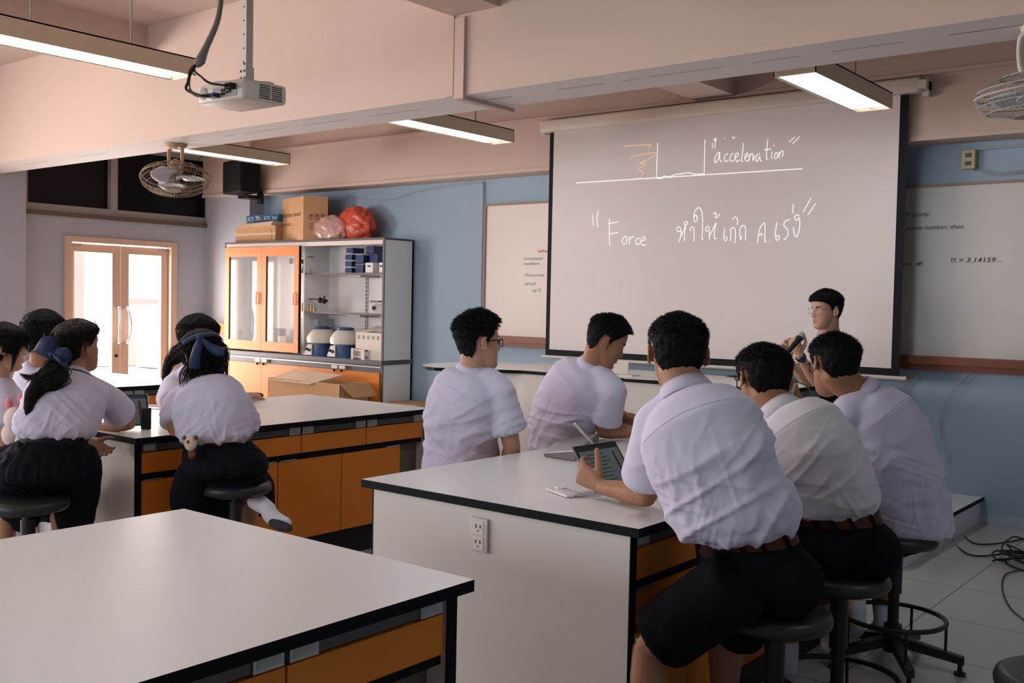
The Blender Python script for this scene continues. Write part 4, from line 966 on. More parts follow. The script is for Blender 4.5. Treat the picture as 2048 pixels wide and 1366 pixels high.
# small grey access panel leaning against the far end of the bench legs
# ------------------------------------------------------------------ things on the benches
# stand-up tablet held by the nearest boy
def tablet(label, c, right, up, w, h, lit='tabletscreen', case='cablegrey'):
    right = np.array(right, float); right /= np.linalg.norm(right); up = np.array(up, float); up -= right*(up@right); up /= np.linalg.norm(up); n = np.cross(right, up)
    t = thing('tablet', label, 'tablet', c-up*h/2, 'tablets on the benches')
    R = Matrix((tuple(right), tuple(up), tuple(n))).transposed()
    MB().rbox(c-n*.004, (w, h, .008), .0035, R).build('casing', case, t)
    MB().rbox(c+n*.0005, (w-.006, h-.006, .002), .0008, R, seg=1).build('bezel', 'tabletframe', t)
    def q(u, v, o=.002): return c+right*u*w/2+up*v*h/2+n*o
    m = MB(); m.add([q(-.9, -.88), q(.9, -.88), q(.9, .88), q(-.9, .88)], [(0, 1, 2, 3)]); m.build('display', lit, t)
    m = MB()
    def bar(u0, u1, v0, v1, mi): m.add([q(u0, v0, .0026), q(u1, v0, .0026), q(u1, v1, .0026), q(u0, v1, .0026)], [(0, 1, 2, 3)], mi)
    bar(-.9, .9, .70, .88, 0)
    for k in range(8): bar(-.6, .1+.3*((k*7) % 3)/3, .5-k*.16, .53-k*.16, 0)
    bar(.55, .64, -.8, .55, 1); m.build('display_text', ['screenlines', 'screenred'], t)
    return t, right, up, n
vd = np.array([-math.sin(.60), math.cos(.60), 0]); vr = np.array([math.cos(.60), math.sin(.60), 0])
rt = np.array([.06, 1.0, 0]); rt /= np.linalg.norm(rt); upv = np.array([-.60, 0, .80])
TAB_TL = P(1143, 893, 3.49); TAB_C = TAB_TL+rt*.1225-upv*.09
tb, tr_, tu_, tn_ = tablet('black tablet standing tilted in the hand of the nearest boy', TAB_C, rt, upv, .245, .18)
TAB_R, TAB_U, TAB_N = tr_, tu_, tn_
# second tablet in a folded case, with stylus lying across
c2 = PX(1150, 897, Z=.812); r2 = PX(1190, 884, Z=.81)-PX(1090, 912, Z=.81)
t = thing('folded_tablet', 'second tablet lying in a folded grey case with a white stylus, behind the held tablet', 'tablet', (c2[0], c2[1], .8), 'tablets on the benches')
r2 = r2/np.linalg.norm(r2); f2 = np.array([-r2[1], r2[0], 0])
A0, A1 = PX(1088, 912, Z=.802), PX(1145, 922, Z=.802)
B0, B1 = PX(1105, 893, Z=.835), PX(1195, 880, Z=.835)
q = [PX(1088, 912, Z=.803), PX(1150, 922, Z=.803), PX(1198, 884, Z=.803), PX(1108, 892, Z=.803)]
m = MB(); th = np.array([0, 0, .007]); lift = [0, 0, .028, .028]
tp = [p+U3*(l+.004) for p, l in zip(q, (.0, .028, .028, .0))]
m.add([q[0], q[1], q[2], q[3]]+[p+th for p in tp], [(3,2,1,0),(4,5,6,7),(0,1,5,4),(1,2,6,5),(2,3,7,6),(3,0,4,7)]); m.build('case', 'cablegrey', t)
m = MB(); m.add([p+th*1.02 for p in tp]+[p+th*1.8 for p in tp], [(3,2,1,0),(4,5,6,7),(0,1,5,4),(1,2,6,5),(2,3,7,6),(3,0,4,7)]); m.build('tablet_edge', 'alu', t)
o = MB().tube([PX(1184, 886, Z=.845), P(1150, 848, 3.95)], .0055, 12, rounded=True).build('stylus', 'pen', None, True); tag(o, 'white stylus leaning up from the folded tablet case', 'stylus')
# white phone
c3 = PX(1130, 985, Z=.805); d3 = PX(1158, 994, Z=.8)-PX(1102, 974, Z=.8); d3 /= np.linalg.norm(d3)
t = thing('smartphone', 'white smartphone lying face down at the bench edge before the held tablet', 'phone', (c3[0], c3[1], .8))
R = Matrix((tuple(d3), (-d3[1], d3[0], 0), (0, 0, 1))).transposed()
MB().rbox((c3[0], c3[1], .806), (.147, .072, .009), .004, R).build('shell', 'phone', t, 'all')
pf = np.array([-d3[1], d3[0], 0]); cb = c3-d3*.052+pf*.012
MB().rbox((cb[0], cb[1], .8115), (.034, .036, .003), .0013, R).build('camera_plate', 'phone', t)
for a, b in ((-.008, -.008), (-.008, .009), (.009, .0)):
    p = cb+d3*a+pf*b; MB().lathe((p[0], p[1], .8125), [(.0072, 0), (.0072, .0018), (.004, .0018), (.004, .001), (.0005, .001)], 16).build('camera_lens', 'chrome', t)
p = c3+d3*.074; m = MB(); m.rbox((p[0], p[1], .806), (.001, .009, .003), .0004, R, seg=1); m.build('charging_port', 'ink', t)

# black phone standing on end on the girls' bench
c4 = PX(292, 859, Z=.8); t = thing('upright_phone', 'black phone standing on end near the corner of the girls\' bench', 'phone', (c4[0], c4[1], .8))
R = Matrix.Rotation(.55, 3, 'Z'); MB().rbox((c4[0], c4[1], .853), (.052, .012, .106), .0055, R).build('shell', 'steelblack', t, 'all')
MB().rbox((c4[0], c4[1], .853), (.045, .0125, .098), .003, R).build('front_glass', 'tabletframe', t)
# girls' tablet with clear case
c5 = P(252, 815, 4.95); c5[2] = .885
tablet('tablet in a transparent case standing between the two bow girls', c5, (.30, .95, 0), (-.42, .13, .9), .22, .17, 'tabletscreen', 'clearplastic')
m = MB(); q5 = PX(285, 800, Z=.9)
o = MB().sheet([[P(262, 795, 5.0), P(300, 792, 5.05)], [P(280, 812, 5.0), P(296, 806, 5.05)]], .004).build('clear_sleeve', 'clearplastic'); tag(o, 'crumpled clear plastic sleeve behind the girls\' tablet', 'sleeve')
c6 = PX(318, 812, Z=.81); o = thing('highlighter_pen', 'white and orange highlighter pen on the girls\' bench', 'pen', (c6[0], c6[1], .8))
MB().tube([c6+np.array([-.05, -.03, 0]), c6], .008, 12, rounded=True).build('barrel', 'pen', o, True); MB().tube([c6, c6+np.array([.04, .024, 0])], .0085, 12, rounded=True).build('cap', 'orange_pale', o, True)
# dark mouse under the hand beyond the girl
c7 = PX(512, 796, Z=.80); o = MB().ell((c7[0], c7[1], .815), (.035, .055, .02)).build('computer_mouse', 'rubber', None, True); tag(o, 'black mouse-like object under a hand at the far side of the girls\' bench', 'mouse')
# ------------------------------------------------------------------ people kit
def vec(*a): return np.array(a, float)
def unit(v): v = np.asarray(v, float); return v/(np.linalg.norm(v)+1e-12)
def yawdir(deg):                     # 0 looks along +y, positive turns towards -x
    a = math.radians(deg); return vec(-math.sin(a), math.cos(a), 0)

def remesh(name, mb, voxel, mats, parent, sm=4, fac=.5):
    """union of closed shapes -> one continuous smooth surface (baked mesh, world coordinates)"""
    V = np.vstack(mb.v); me = bpy.data.meshes.new('tmp'); me.from_pydata([tuple(v) for v in V.tolist()], [], mb.f)
    bm = bmesh.new(); bm.from_mesh(me); bmesh.ops.recalc_face_normals(bm, faces=bm.faces); bm.to_mesh(me); bm.free()
    ob = bpy.data.objects.new('tmp', me); COL.objects.link(ob)
    md = ob.modifiers.new('r', 'REMESH'); md.mode = 'VOXEL'; md.voxel_size = voxel; md.adaptivity = 0
    if sm:
        s = ob.modifiers.new('s', 'SMOOTH'); s.factor = fac; s.iterations = sm
    dg = bpy.context.evaluated_depsgraph_get(); dg.update()
    out = bpy.data.meshes.new_from_object(ob.evaluated_get(dg), depsgraph=dg)
    bpy.data.objects.remove(ob); bpy.data.meshes.remove(me)
    out.name = name; out.materials.clear()
    for m in (mats if isinstance(mats, (list, tuple)) else [mats]): out.materials.append(MT[m])
    o = bpy.data.objects.new(name, out); COL.objects.link(o)
    org = Vector(origin_of(parent)); out.transform(Matrix.Translation(-org)); o.parent = parent
    out.polygons.foreach_set('use_smooth', [True]*len(out.polygons))
    return o
def get_v(o):
    me = o.data; n = len(me.vertices); a = np.empty(n*3); me.vertices.foreach_get('co', a); a = a.reshape(-1, 3)
    b = np.empty(n*3); me.vertex_normals.foreach_get('vector', b); return a+np.array(origin_of(o)), b.reshape(-1, 3)
def set_v(o, V):
    V = V-np.array(origin_of(o)); o.data.vertices.foreach_set('co', V.reshape(-1).astype(np.float32)); o.data.update()

# ---- vectorised value noise
_rng = np.random.RandomState(5); _T = _rng.rand(64, 64, 64)
def vnoise(p):
    p = np.asarray(p)+1000; i = np.floor(p).astype(int); f = p-i; f = f*f*(3-2*f); i &= 63; j = (i+1) & 63
    def g(a, b, c): return _T[a, b, c]
    x0, y0, z0 = i.T; x1, y1, z1 = j.T; fx, fy, fz = f.T
    a = g(x0,y0,z0)*(1-fx)+g(x1,y0,z0)*fx; b = g(x0,y1,z0)*(1-fx)+g(x1,y1,z0)*fx
    c = g(x0,y0,z1)*(1-fx)+g(x1,y0,z1)*fx; d = g(x0,y1,z1)*(1-fx)+g(x1,y1,z1)*fx
    return ((a*(1-fy)+b*fy)*(1-fz)+(c*(1-fy)+d*fy)*fz)*2-1

# ---- head: half width, front depth, back depth by height (metres, origin between the ears)
HZ = [-.122, -.116, -.105, -.09, -.07, -.05, -.03, 0, .03, .06, .08, .095, .104, .107]
HW = [.012, .026, .038, .047, .056, .062, .067, .071, .0745, .073, .063, .045, .022, .004]
HF = [.058, .073, .083, .083, .083, .083, .083, .082, .087, .082, .068, .046, .022, .004]
HB = [-.03, -.015, .0, .01, .022, .048, .072, .090, .098, .092, .076, .052, .026, .004]
HBH = [.05, .052, .055, .058, .062, .068, .078, .092, .098, .092, .076, .052, .026, .004]
def head_surf(th, z, off=0.0, hb=HB, feat=1.0, ww=1.0):
    """th=0 is straight ahead, positive to the person's right; arrays broadcast"""
    w = np.interp(z, HZ, HW)*ww; f = np.interp(z, HZ, HF); b = np.interp(z, HZ, hb)
    yc = (f-b)/2; dp = (f+b)/2
    s = np.sin(th); c = np.cos(th); e = .88
    x = (w+off)*np.sign(s)*np.abs(s)**e; y = yc+(dp+off)*np.sign(c)*np.abs(c)**e
    if feat:
        fr = np.clip(c*1.6, 0, 1); g = 0
        def G(x0, z0, sx, sz, A): return A*np.exp(-((np.abs(x)-x0)/sx)**2-((z-z0)/sz)**2)
        nz = np.interp(z, [-.055, -.047, -.042, -.036, -.028, -.012, 0, .010, .02], [0, .001, .010, .022, .023, .014, .007, .003, 0])
        nw = np.interp(z, [-.05, -.035, -.01, .01], [.014, .013, .009, .010])
        g = nz*np.exp(-(x/nw)**2)
        g = g+G(.013, -.036, .006, .007, .009)+G(0, -.058, .020, .0045, .0065)+G(0, -.070, .017, .0055, .007)+G(0, -.0635, .024, .0022, -.004)
        g = g+G(0, -.082, .02, .006, -.003)+G(0, -.101, .018, .012, .006)+G(.031, .0, .015, .010, -.008)+G(.028, .019, .020, .006, .003)+G(.043, -.024, .017, .018, .004)
        y = y+g*fr*feat
    return np.stack([x, y, z+0*x], -1)
def head_grid(nt=88, nz=84, **k):
    t = np.linspace(0, 2*PI, nt, endpoint=False); z = -.122+.229*(.5-.5*np.cos(np.linspace(0, PI, nz)))
    z[0], z[-1] = HZ[0], HZ[-1]
    T, Z = np.meshgrid(t, z, indexing='ij'); return T, Z

def hand_shape(m, wrist, fdir, back, thumb, curl, spread=.0, s=1.0, tcurl=.5, touch=None):
    """palm and five fingers. fdir finger direction, back = dorsal direction, thumb = +1 when the thumb is on the (fdir x back) side"""
    f = unit(fdir); k = unit(np.array(back)-f*(np.array(back)@f)); a = np.cross(f, k)*thumb
    W_ = np.asarray(wrist, float)
    def L(x, y, z): return W_+(a*x+f*y+k*z)*s
    C = [L(0, -.015, 0), L(.0, .01, 0), L(.002, .035, 0), L(.001, .062, 0), L(0, .084, 0), L(0, .092, 0)]
    wx = [.024, .026, .034, .039, .040, .030]; wz = [.019, .019, .016, .0145, .0125, .008]
    m.sweep(C, [a*w*s for w in wx], [k*w*s for w in wz], 0, 18, True, e=.75)
    X = [.030, .0105, -.009, -.0275]; Ls = [.072, .080, .075, .058]; Rr = [.0088, .0090, .0086, .0076]; Y0 = [.082, .087, .084, .076]
    cu = curl if isinstance(curl, (list, tuple)) else [curl]*4
    for i in range(4):
        p = L(X[i], Y0[i]-.012, 0); d = unit(f+a*spread*(1.5-i)*.35); pts = [p, p+d*.012*s]; ang = 0
        for seg, (lf, cf) in enumerate(((.45, 1.0), (.30, 1.15), (.25, .8))):
            ang += cu[i]*cf; dd = d*math.cos(ang)-k*math.sin(ang); pts.append(pts[-1]+dd*Ls[i]*lf*s)
        r = np.array([1.05, 1.05, .98, .9, .78])*Rr[i]*s
        q, rr = smooth(np.array(pts), r, 3); m.tube(q, rr, 10, rounded=True)
    p = L(.018, .015, -.004); d0 = unit(a*.85+f*.65-k*.35); d1 = unit(d0+f*tcurl*.6-a*tcurl*.3-k*tcurl*.25); d2 = unit(d1+f*tcurl*.5-a*tcurl*.6-k*tcurl*.2)
    pts = [p, p+d0*.040*s, p+d0*.040*s+d1*.032*s, p+d0*.040*s+d1*.032*s+d2*.026*s]
    q, rr = smooth(np.array(pts), np.array([.015, .0125, .0105, .009])*s, 3); m.tube(q, rr, 10, rounded=True)
    return L

def limb(m, pts, r, n=18, flat=1.0, sub=5, side=None):
    q, rr = smooth(np.array(pts, float), np.array(r, float), sub); m.tube(q, rr, n, flat=flat, side=side, rounded=True)

class Person:
    def __init__(s, label, seat, girl=False, skin='skin', scale=1.0, cat='person', name='person'):
        s.root = thing(name, label, cat, seat); s.girl = girl; s.skin = skin; s.k = scale; s.body = MB()
    def torso(s, spine, latH, latS, wid, dep):
        """spine: pelvis, waist, mid, chest, neck base; latH/latS: lateral (to the right) at hips and shoulders"""
        s.sp = [np.array(p, float) for p in spine]; s.latH = unit(latH); s.latS = unit(latS)
    def frame(s, t):
        """torso frame at t in 0..1 measured pelvis->neck base"""
        n = len(s.sp)-1; u = t*n
        q, _ = s._curve; tt = t; t = max(0.0, t); i = min(int(t*(len(q)-1)), len(q)-2); f = t*(len(q)-1)-i
        p = q[i]*(1-f)+q[i+1]*f; p = p+(q[1]-q[0])/(1/(len(q)-1))*min(0.0, tt); T = unit(q[min(i+2, len(q)-1)]-q[max(i-1, 0)])
        wv = .8*min(1.0, max(0.0, (.52-t)/.22)); T = unit(T*(1-wv)+vec(0, 0, 1)*wv)
        l = unit(s.latH*(1-t)+s.latS*t); l = unit(l-T*(l@T)); d = np.cross(T, l)      # d points to the front
        return p, l, d, T
    def curve(s):
        s._curve = smooth(np.array(s.sp), np.ones(len(s.sp)), 10)
    def sect(s, m, ts, wx, wz, n=40, e=.9, push=0.0):
        C = []; A = []; B = []
        for t, a, b in zip(ts, wx, wz):
            p, l, d, T = s.frame(t); C.append(p+d*push); A.append(l*a); B.append(d*b)
        m.sweep(C, A, B, 0, n, True, e=e)

def make_person(label, seat, spine, shL, shR, armL, armR, head, legs=None, latH=None, girl=False, skin='skin', shirt='shirt', hairf=None,
                wid=1.0, hands=None, glasses=None, sleeve=.62, belt='belt', bottoms='shorts', seed=1, voxel=.0055, socks=True, fold=1.0, untuck=False,
                legskin=True, neckw=1.0, seat_r=.165, face=True, hscale=1.0, buttock=1.0, wrinkdir=None, blouse=1.0, dep=1.0):
    P_ = Person(label, seat, girl, skin); root = P_.root
    shL, shR = np.array(shL, float), np.array(shR, float)
    latS = shR-shL
    P_.torso(spine, latH if latH is not None else latS, latS, 1, 1); P_.curve()
    body = P_.body; g = .9 if girl else 1.0; w = wid*g
    # torso under the shirt, neck
    P_.sect(body, [.12, .25, .45, .7, .88, 1.0], [.11*w, .105*w, .115*w, .135*w, .11*w, .052*w], [.10, .085, .09, .09, .075, .05], e=1)
    hc, hfwd, hroll = head; hc = np.array(hc, float); hf = unit(hfwd)
    hr = unit(np.cross(hf, vec(0, 0, 1))); hu = np.cross(hr, hf)
    c_, s_ = math.cos(math.radians(hroll)), math.sin(math.radians(hroll)); hr, hu = hr*c_-hu*s_, hu*c_+hr*s_
    HS = (.97 if girl else 1.0)*hscale
    def H(v): v = np.asarray(v, float)*HS; return hc+v[..., :1]*hr+v[..., 1:2]*hf+v[..., 2:3]*hu
    T, Z = head_grid(); G = H(head_surf(T, Z))
    n_t, n_z = T.shape
    V = G.transpose(1, 0, 2).reshape(-1, 3); F = []
    for i in range(n_z-1):
        for j in range(n_t): F.append((i*n_t+j, i*n_t+(j+1) % n_t, (i+1)*n_t+(j+1) % n_t, (i+1)*n_t+j))
    F.append(tuple(range(n_t-1, -1, -1))); F.append(tuple((n_z-1)*n_t+j for j in range(n_t))); body.add(V, F)
    nb = P_.sp[-1]; nw = (.050 if girl else .061)*neckw*HS; topn = H(vec(0, -.02, -.045)[None])[0]
    limb(body, [nb+(nb-P_.sp[-2])*(-.10), nb, (nb*.45+topn*.55), topn], [nw*1.25, nw*1.12, nw, nw*.98], 22)
    for sd in (-1, 1):            # ears
        e0 = vec(sd*.0735, -.004, -.008)
        rimp = [e0+vec(sd*.006, -.016-.0*i, 0) for i in range(0)]
        a = np.linspace(-2.3, 2.1, 14)
        rim = np.stack([0*a+e0[0]+sd*(.012+.004*np.cos(a*.7)), e0[1]-.006-.0155*np.cos(a*.95)+.004*np.sin(a), e0[2]+.002+.0275*np.sin(a)], 1)
        body.tube(H(rim), .0042, 8)
        body.ell(H((e0+vec(sd*.008, -.007, .001))[None])[0], (.0065, .0125, .025), np.stack([hr, hf, hu], 1))
        body.ell(H((e0+vec(sd*.008, .004, -.024))[None])[0], (.0045, .006, .008), np.stack([hr, hf, hu], 1))
    # arms and hands
    hands = hands or {}
    ar = .88 if girl else 1.0
    for sd, sh, arm in (('L', shL, armL), ('R', shR, armR)):
        el, wr = np.array(arm[0], float), np.array(arm[1], float)
        limb(body, [sh, sh*.5+el*.5, el*.93+sh*.07, el, el*.75+wr*.25, el*.35+wr*.65, wr], np.array([.047, .043, .038, .037, .040, .031, .0245])*ar, 18)
        hd = hands.get(sd)
        if hd is None: hd = dict(f=wr-el, b=vec(0, 0, 1), th=1 if sd == 'L' else -1, curl=.35)
        hand_shape(body, wr+unit(hd['f'])*.012, hd['f'], hd['b'], hd['th'], hd['curl'], hd.get('spread', .3), hd.get('s', .93 if girl else 1.0), hd.get('t', .5))
    # legs
    feet = []
    if legs:
        for (hp, kn, an, toe) in legs:
            hp, kn, an, toe = [np.array(q, float) for q in (hp, kn, an, toe)]
            q0 = .42 if girl else .2
            limb(body, [hp*(1-q0)+kn*q0-vec(0, 0, .012), hp*(.45 if girl else .5)+kn*(.55 if girl else .5), kn*.96+hp*.04, kn, kn*.75+an*.25, kn*.35+an*.65, an], np.array([.066, .066, .056, .053, .054, .040, .030])*(.95 if girl else 1), 18)
            limb(body, [an+(an-kn)*.03, an+unit(toe-an)*.05+vec(0, 0, -.02), toe], [.033, .034, .022], 14)
            feet.append((kn, an, toe))
    bo = remesh('body', body, voxel, [skin], root, sm=2, fac=.45)
    # ---- shirt
    m = MB(); bl = blouse
    if girl:
        P_.sect(m, [.285, .30, .35, .42, .52, .66, .80, .90, .97, 1.0], np.array([.118, .124, .148, .155, .155, .158, .155, .130, .080, .062])*wid, np.array([.085, .092, .118, .125, .122, .122, .112, .092, .072, .058])*bl*dep, push=-.004)
    elif untuck:
        P_.sect(m, [-.14, -.05, .10, .3, .5, .68, .82, .92, .97, 1.0], np.array([.172, .178, .182, .180, .182, .186, .180, .145, .095, .066])*wid, np.array([.145, .15, .145, .135, .130, .130, .122, .10, .080, .062])*bl*dep, push=-.006)
    else:
        P_.sect(m, [.305, .32, .37, .44, .53, .68, .82, .92, .97, 1.0], np.array([.135, .145, .168, .176, .178, .186, .180, .145, .095, .066])*wid, np.array([.10, .108, .135, .138, .130, .130, .122, .10, .080, .062])*bl*dep, push=-.006)
    p9, l9, d9, T9 = P_.frame(.90)
    shr = .060 if girl else .068
    limb(m, [shL+unit(shL-shR)*.0, shL*.6+p9*.4+T9*.016, nb-T9*.02, shR*.6+p9*.4+T9*.016, shR], [shr, shr*1.0, shr*1.0, shr*1.0, shr], 22)
    hems = []
    for sd, sh, arm in (('L', shL, armL), ('R', shR, armR)):
        el = np.array(arm[0], float); d = el-sh; L = np.linalg.norm(d); d = d/L; sl = sleeve
        inw = (p9-sh); inw = inw/np.linalg.norm(inw)
        st = sh+inw*.035
        if girl:
            pts = [st, sh+d*L*.12, sh+d*L*.35, sh+d*L*.55, sh+d*L*(sl-.03), sh+d*L*sl, sh+d*L*sl, sh+d*L*(sl-.10)]
            rr = [.062, .064, .069, .072, .064, .050, .045, .042]
        else:
            pts = [st, sh+d*L*.10, sh+d*L*.3, sh+d*L*.5, sh+d*L*sl, sh+d*L*(sl+.005), sh+d*L*(sl-.02), sh+d*L*(sl-.12)]
            rr = [.070, .070, .072, .076, .083, .078, .070, .058]
        pts = np.array(pts); rr = np.array(rr)*(wid*.3+.7); m.tube(pts, rr, 22)
        hems.append((sh+d*L*sl, d, rr[4]))
        p8, l8, d8, T8 = P_.frame(.76); cb = sh*.5+p8*.5; m.ell(cb, np.array([.100, .085, .105])*(.88 if girl else 1.0), np.stack([l8, d8, T8], 1)); m.ell(sh*.28+p9*.72-d9*.01-T9*.03, np.array([.105, .105, .085])*(.88 if girl else 1.0), np.stack([l8, d8, T8], 1))
    so = remesh('shirt', m, .0065, [shirt], root, sm=11)
    V, N = get_v(so)
    # cloth folds in the torso frame
    p0 = P_.sp[1]; Tm = unit(P_.sp[-1]-P_.sp[1]); lm = unit(P_.latH+P_.latS); lm = unit(lm-Tm*(lm@Tm)); dm = np.cross(Tm, lm)
    q = V-p0; X = q@lm; Yd = q@dm; Zt = q@Tm; Lt = np.linalg.norm(P_.sp[-1]-P_.sp[1])
    Q = np.stack([X, Yd, Zt], 1); sdv = seed*7.3
    warp = np.stack([vnoise(Q*5+sdv), vnoise(Q*5+sdv+31), vnoise(Q*5+sdv+57)], 1)*.030
    Q = Q+warp; disp = np.zeros(len(V))
    tn = np.clip(Zt/Lt, -.3, 1.1)
    lowm = np.clip(1.15-tn*1.15, 0, 1)                      # stronger near the waist
    for ki, (dx, dz, fr, am, mk) in enumerate(((.75, .66, 15, 1.0, 1), (-.75, .66, 15, 1.0, -1), (.98, .2, 13, .8, 0), (.30, .95, 17, .35, 0), (.88, .47, 30, .65, 0), (-.85, .5, 28, .65, 0), (.1, 1, 32, .35, 0), (.6, .8, 50, .30, 0), (-.7, .7, 46, .30, 0))):
        along = Q[:, 0]*dx+Q[:, 2]*dz; across = -Q[:, 0]*dz+Q[:, 2]*dx
        r = vnoise(np.stack([along*2.6+sdv, across*fr+ki*9, Q[:, 1]*4+ki*5], 1))
        ridge = (1-np.clip(np.abs(r)*2.3, 0, 1))**1.7
        mask = np.clip(vnoise(Q*3.6+ki*13+sdv)*1.8+.35, 0, 1)
        if mk: mask = mask*np.clip(.35+mk*X/.10, 0, 1)
        disp += ridge*mask*am*(.45+.75*lowm)
    disp += vnoise(Q*9+sdv)*.28
    vert = np.zeros(len(V))
    # gathers fanning up from the waistband
    if not untuck:
        gth = (1-np.clip(np.abs(vnoise(np.stack([X*26+sdv, Yd*26, Zt*2.5], 1)))*2, 0, 1))**1.5
        disp += gth*np.clip(1-(tn)/.38, 0, 1)*.8
    # vertical gathers on girls' sleeves
    amp = .0115*fold*(1.0 if not girl else .85)
    topfade = np.clip((.95-tn)/.40, .16, 1)
    V2 = V+N*(disp*amp*topfade)[:, None]
    set_v(so, V2)
    # yoke seam and cuff seams as thin raised lines on the shirt
    if not girl:
        yk = MB(); pts = []
        for a in np.linspace(-1, 1, 21):
            pts.append(p9+l9*a*.155*wid-T9*(.045+.012*abs(a))-d9*.10)
        so_me = so.data; from mathutils.bvhtree import BVHTree
        bvh = BVHTree.FromPolygons([tuple(v) for v in (V2).tolist()], [tuple(p.vertices) for p in so_me.polygons])
        pp = []
        for p in pts:
            h = bvh.ray_cast(Vector(p-d9*.15), Vector(d9)); 
            if h[0] is not None: pp.append(np.array(h[0])-d9*.0002)
        if len(pp) > 4: yk.tube(pp, .0016, 5); yk.build('yoke_seam', shirt, so, True)
    # hem band
    for (c0, d, r) in hems:
        pass
    # ---- collar
    cm = MB(); nbp, nl, nd, nT = P_.frame(1.0); ax = unit(nT*.6+unit(topn-nb)*.4+unit(hu)*.0); nl = unit(nl-ax*(nl@ax)); nd = np.cross(ax, nl)
    rn = nw*1.02
    if girl: prof = [(rn+.004, -.012), (rn+.004, .022), (rn+.008, .025), (rn+.030, .004), (rn+.050, -.022), (rn+.047, -.025), (rn+.026, -.004), (rn+.009, .010), (rn+.008, -.012)]
    else: prof = [(rn+.004, -.014), (rn+.003, .030), (rn+.007, .034), (rn+.017, .012), (rn+.026, -.010), (rn+.024, -.013), (rn+.012, .006), (rn+.008, .016), (rn+.009, -.014)]
    G = []
    for a in np.linspace(-2.75, 2.75, 41):
        fr = max(0, (abs(a)-1.5)/1.25); row = []
        for j, (r, z) in enumerate(prof):
            dn = -fr*.022 if 3 <= j <= 6 else -fr*.008
            row.append(nb+(-nd*math.cos(a)+nl*math.sin(a))*(r*(1+.0*fr))+ax*(z+dn+.008-.010*fr)+nd*fr*.004)
        G.append(row+[row[0]])
    cm.grid(G); k = len(prof)+1; base = 0
    cm.f.append(tuple(range(k-1))); cm.m.append(0); cm.f.append(tuple((40*k)+i for i in range(k-2, -1, -1))); cm.m.append(0)
    cm.build('collar', shirt, so, 'all')
    # ---- bottoms
    m = MB(); ww = wid*(.95 if girl else 1)
    if girl: P_.sect(m, [-.10, -.04, .04, .13, .22, .30], np.array([.16, .175, .178, .160, .138, .116])*ww, np.array([.125, .145, .148, .130, .108, .088]))
    else: P_.sect(m, [-.07, 0, .08, .19, .30], np.array([.145, .165, .164, .150, .138])*ww, np.array([.12, .14, .135, .115, .100]))
    b0, lb, db, Tb = P_.frame(0.0)
    for sx in (() if girl else (-1, 1)): m.ell(b0+lb*sx*.075*ww-db*.03*buttock+vec(0, 0, -.0), (.105*ww, .12, .10), np.stack([lb, db, Tb], 1))
    if legs:
        if girl:
            C = []; A = []; B = []
            h0 = (np.array(legs[0][0])+np.array(legs[1][0]))/2; k0 = (np.array(legs[0][1])+np.array(legs[1][1]))/2; sp_ = np.linalg.norm(np.array(legs[0][1])-np.array(legs[1][1]))/2
            dd = unit(k0-h0); sd_ = unit(np.array(legs[1][1])-np.array(legs[0][1])); sd_ = unit(sd_-dd*(sd_@dd)); up = np.cross(sd_, dd)
            if up[2] < 0: up = -up
            for t, a, b in ((0, .15, .11), (.3, .155, .105), (.6, .12+sp_*.5, .095), (.9, .085+sp_, .095), (1.08, .09+sp_, .10)):
                C.append(h0*(1-t)+k0*t-up*.0); A.append(sd_*a); B.append(up*b)
            m.sweep(C, A, B, 0, 32, True)
            # hem that hangs over the knees
            hk = k0+dd*.03
            m.sweep([hk+up*.03, hk-vec(0, 0, .06), hk-vec(0, 0, .13)], [sd_*(.085+sp_), sd_*(.095+sp_), sd_*(.105+sp_)], [dd*.075, dd*.075, dd*.072], 0, 32, True)
        else:
            for (hp, kn, an, toe) in legs:
                hp, kn = np.array(hp, float), np.array(kn, float); e_ = hp+(kn-hp)*.86
                m.tube([hp, hp*.5+kn*.5, e_, e_+(kn-hp)*.005, e_-(kn-hp)*.06], [.102*ww, .098, .100, .092, .075], 24, sub=0)
    sk = remesh('skirt' if girl else 'shorts', m, .008, [bottoms], root, sm=6)
    V, N = get_v(sk); Q = V*1.0; set_v(sk, V+N*((1-np.abs(vnoise(Q*(vec(34, 34, 4) if girl else vec(22, 22, 9))+seed)))*(.012 if girl else .007))[:, None])
    # ---- belt
    if belt:
        m = MB(); G = []
        for t, o in ((.245, .002), (.243, .008), (.312, .008), (.310, .002)):
            p, l, d, T_ = P_.frame(t); bw, bd = ((.148, .112) if not girl else (.128, .100)); bw *= wid; bd *= dep if not untuck else 1
            row = [p+l*(bw+o)*math.sin(a)*1.0+d*(bd+o)*math.cos(a)-d*.004 for a in np.linspace(0, 2*PI, 49)]
            G.append(row)
        G.append(G[0]); m.grid(np.array(G)); be = m.build('belt', belt, root, True)
        if not girl:
            for a in (2.2, 2.75, PI, -2.75, -2.2):
                rows = []
                for t in (.232, .322):
                    p, l, d, T_ = P_.frame(t); rows.append([p+l*(bw+.011)*math.sin(a+da)+d*(bd+.011)*math.cos(a+da)-d*.004 for da in (-.05, .05)])
                MB().sheet(np.array(rows), .003).build('belt_loop', bottoms, sk)
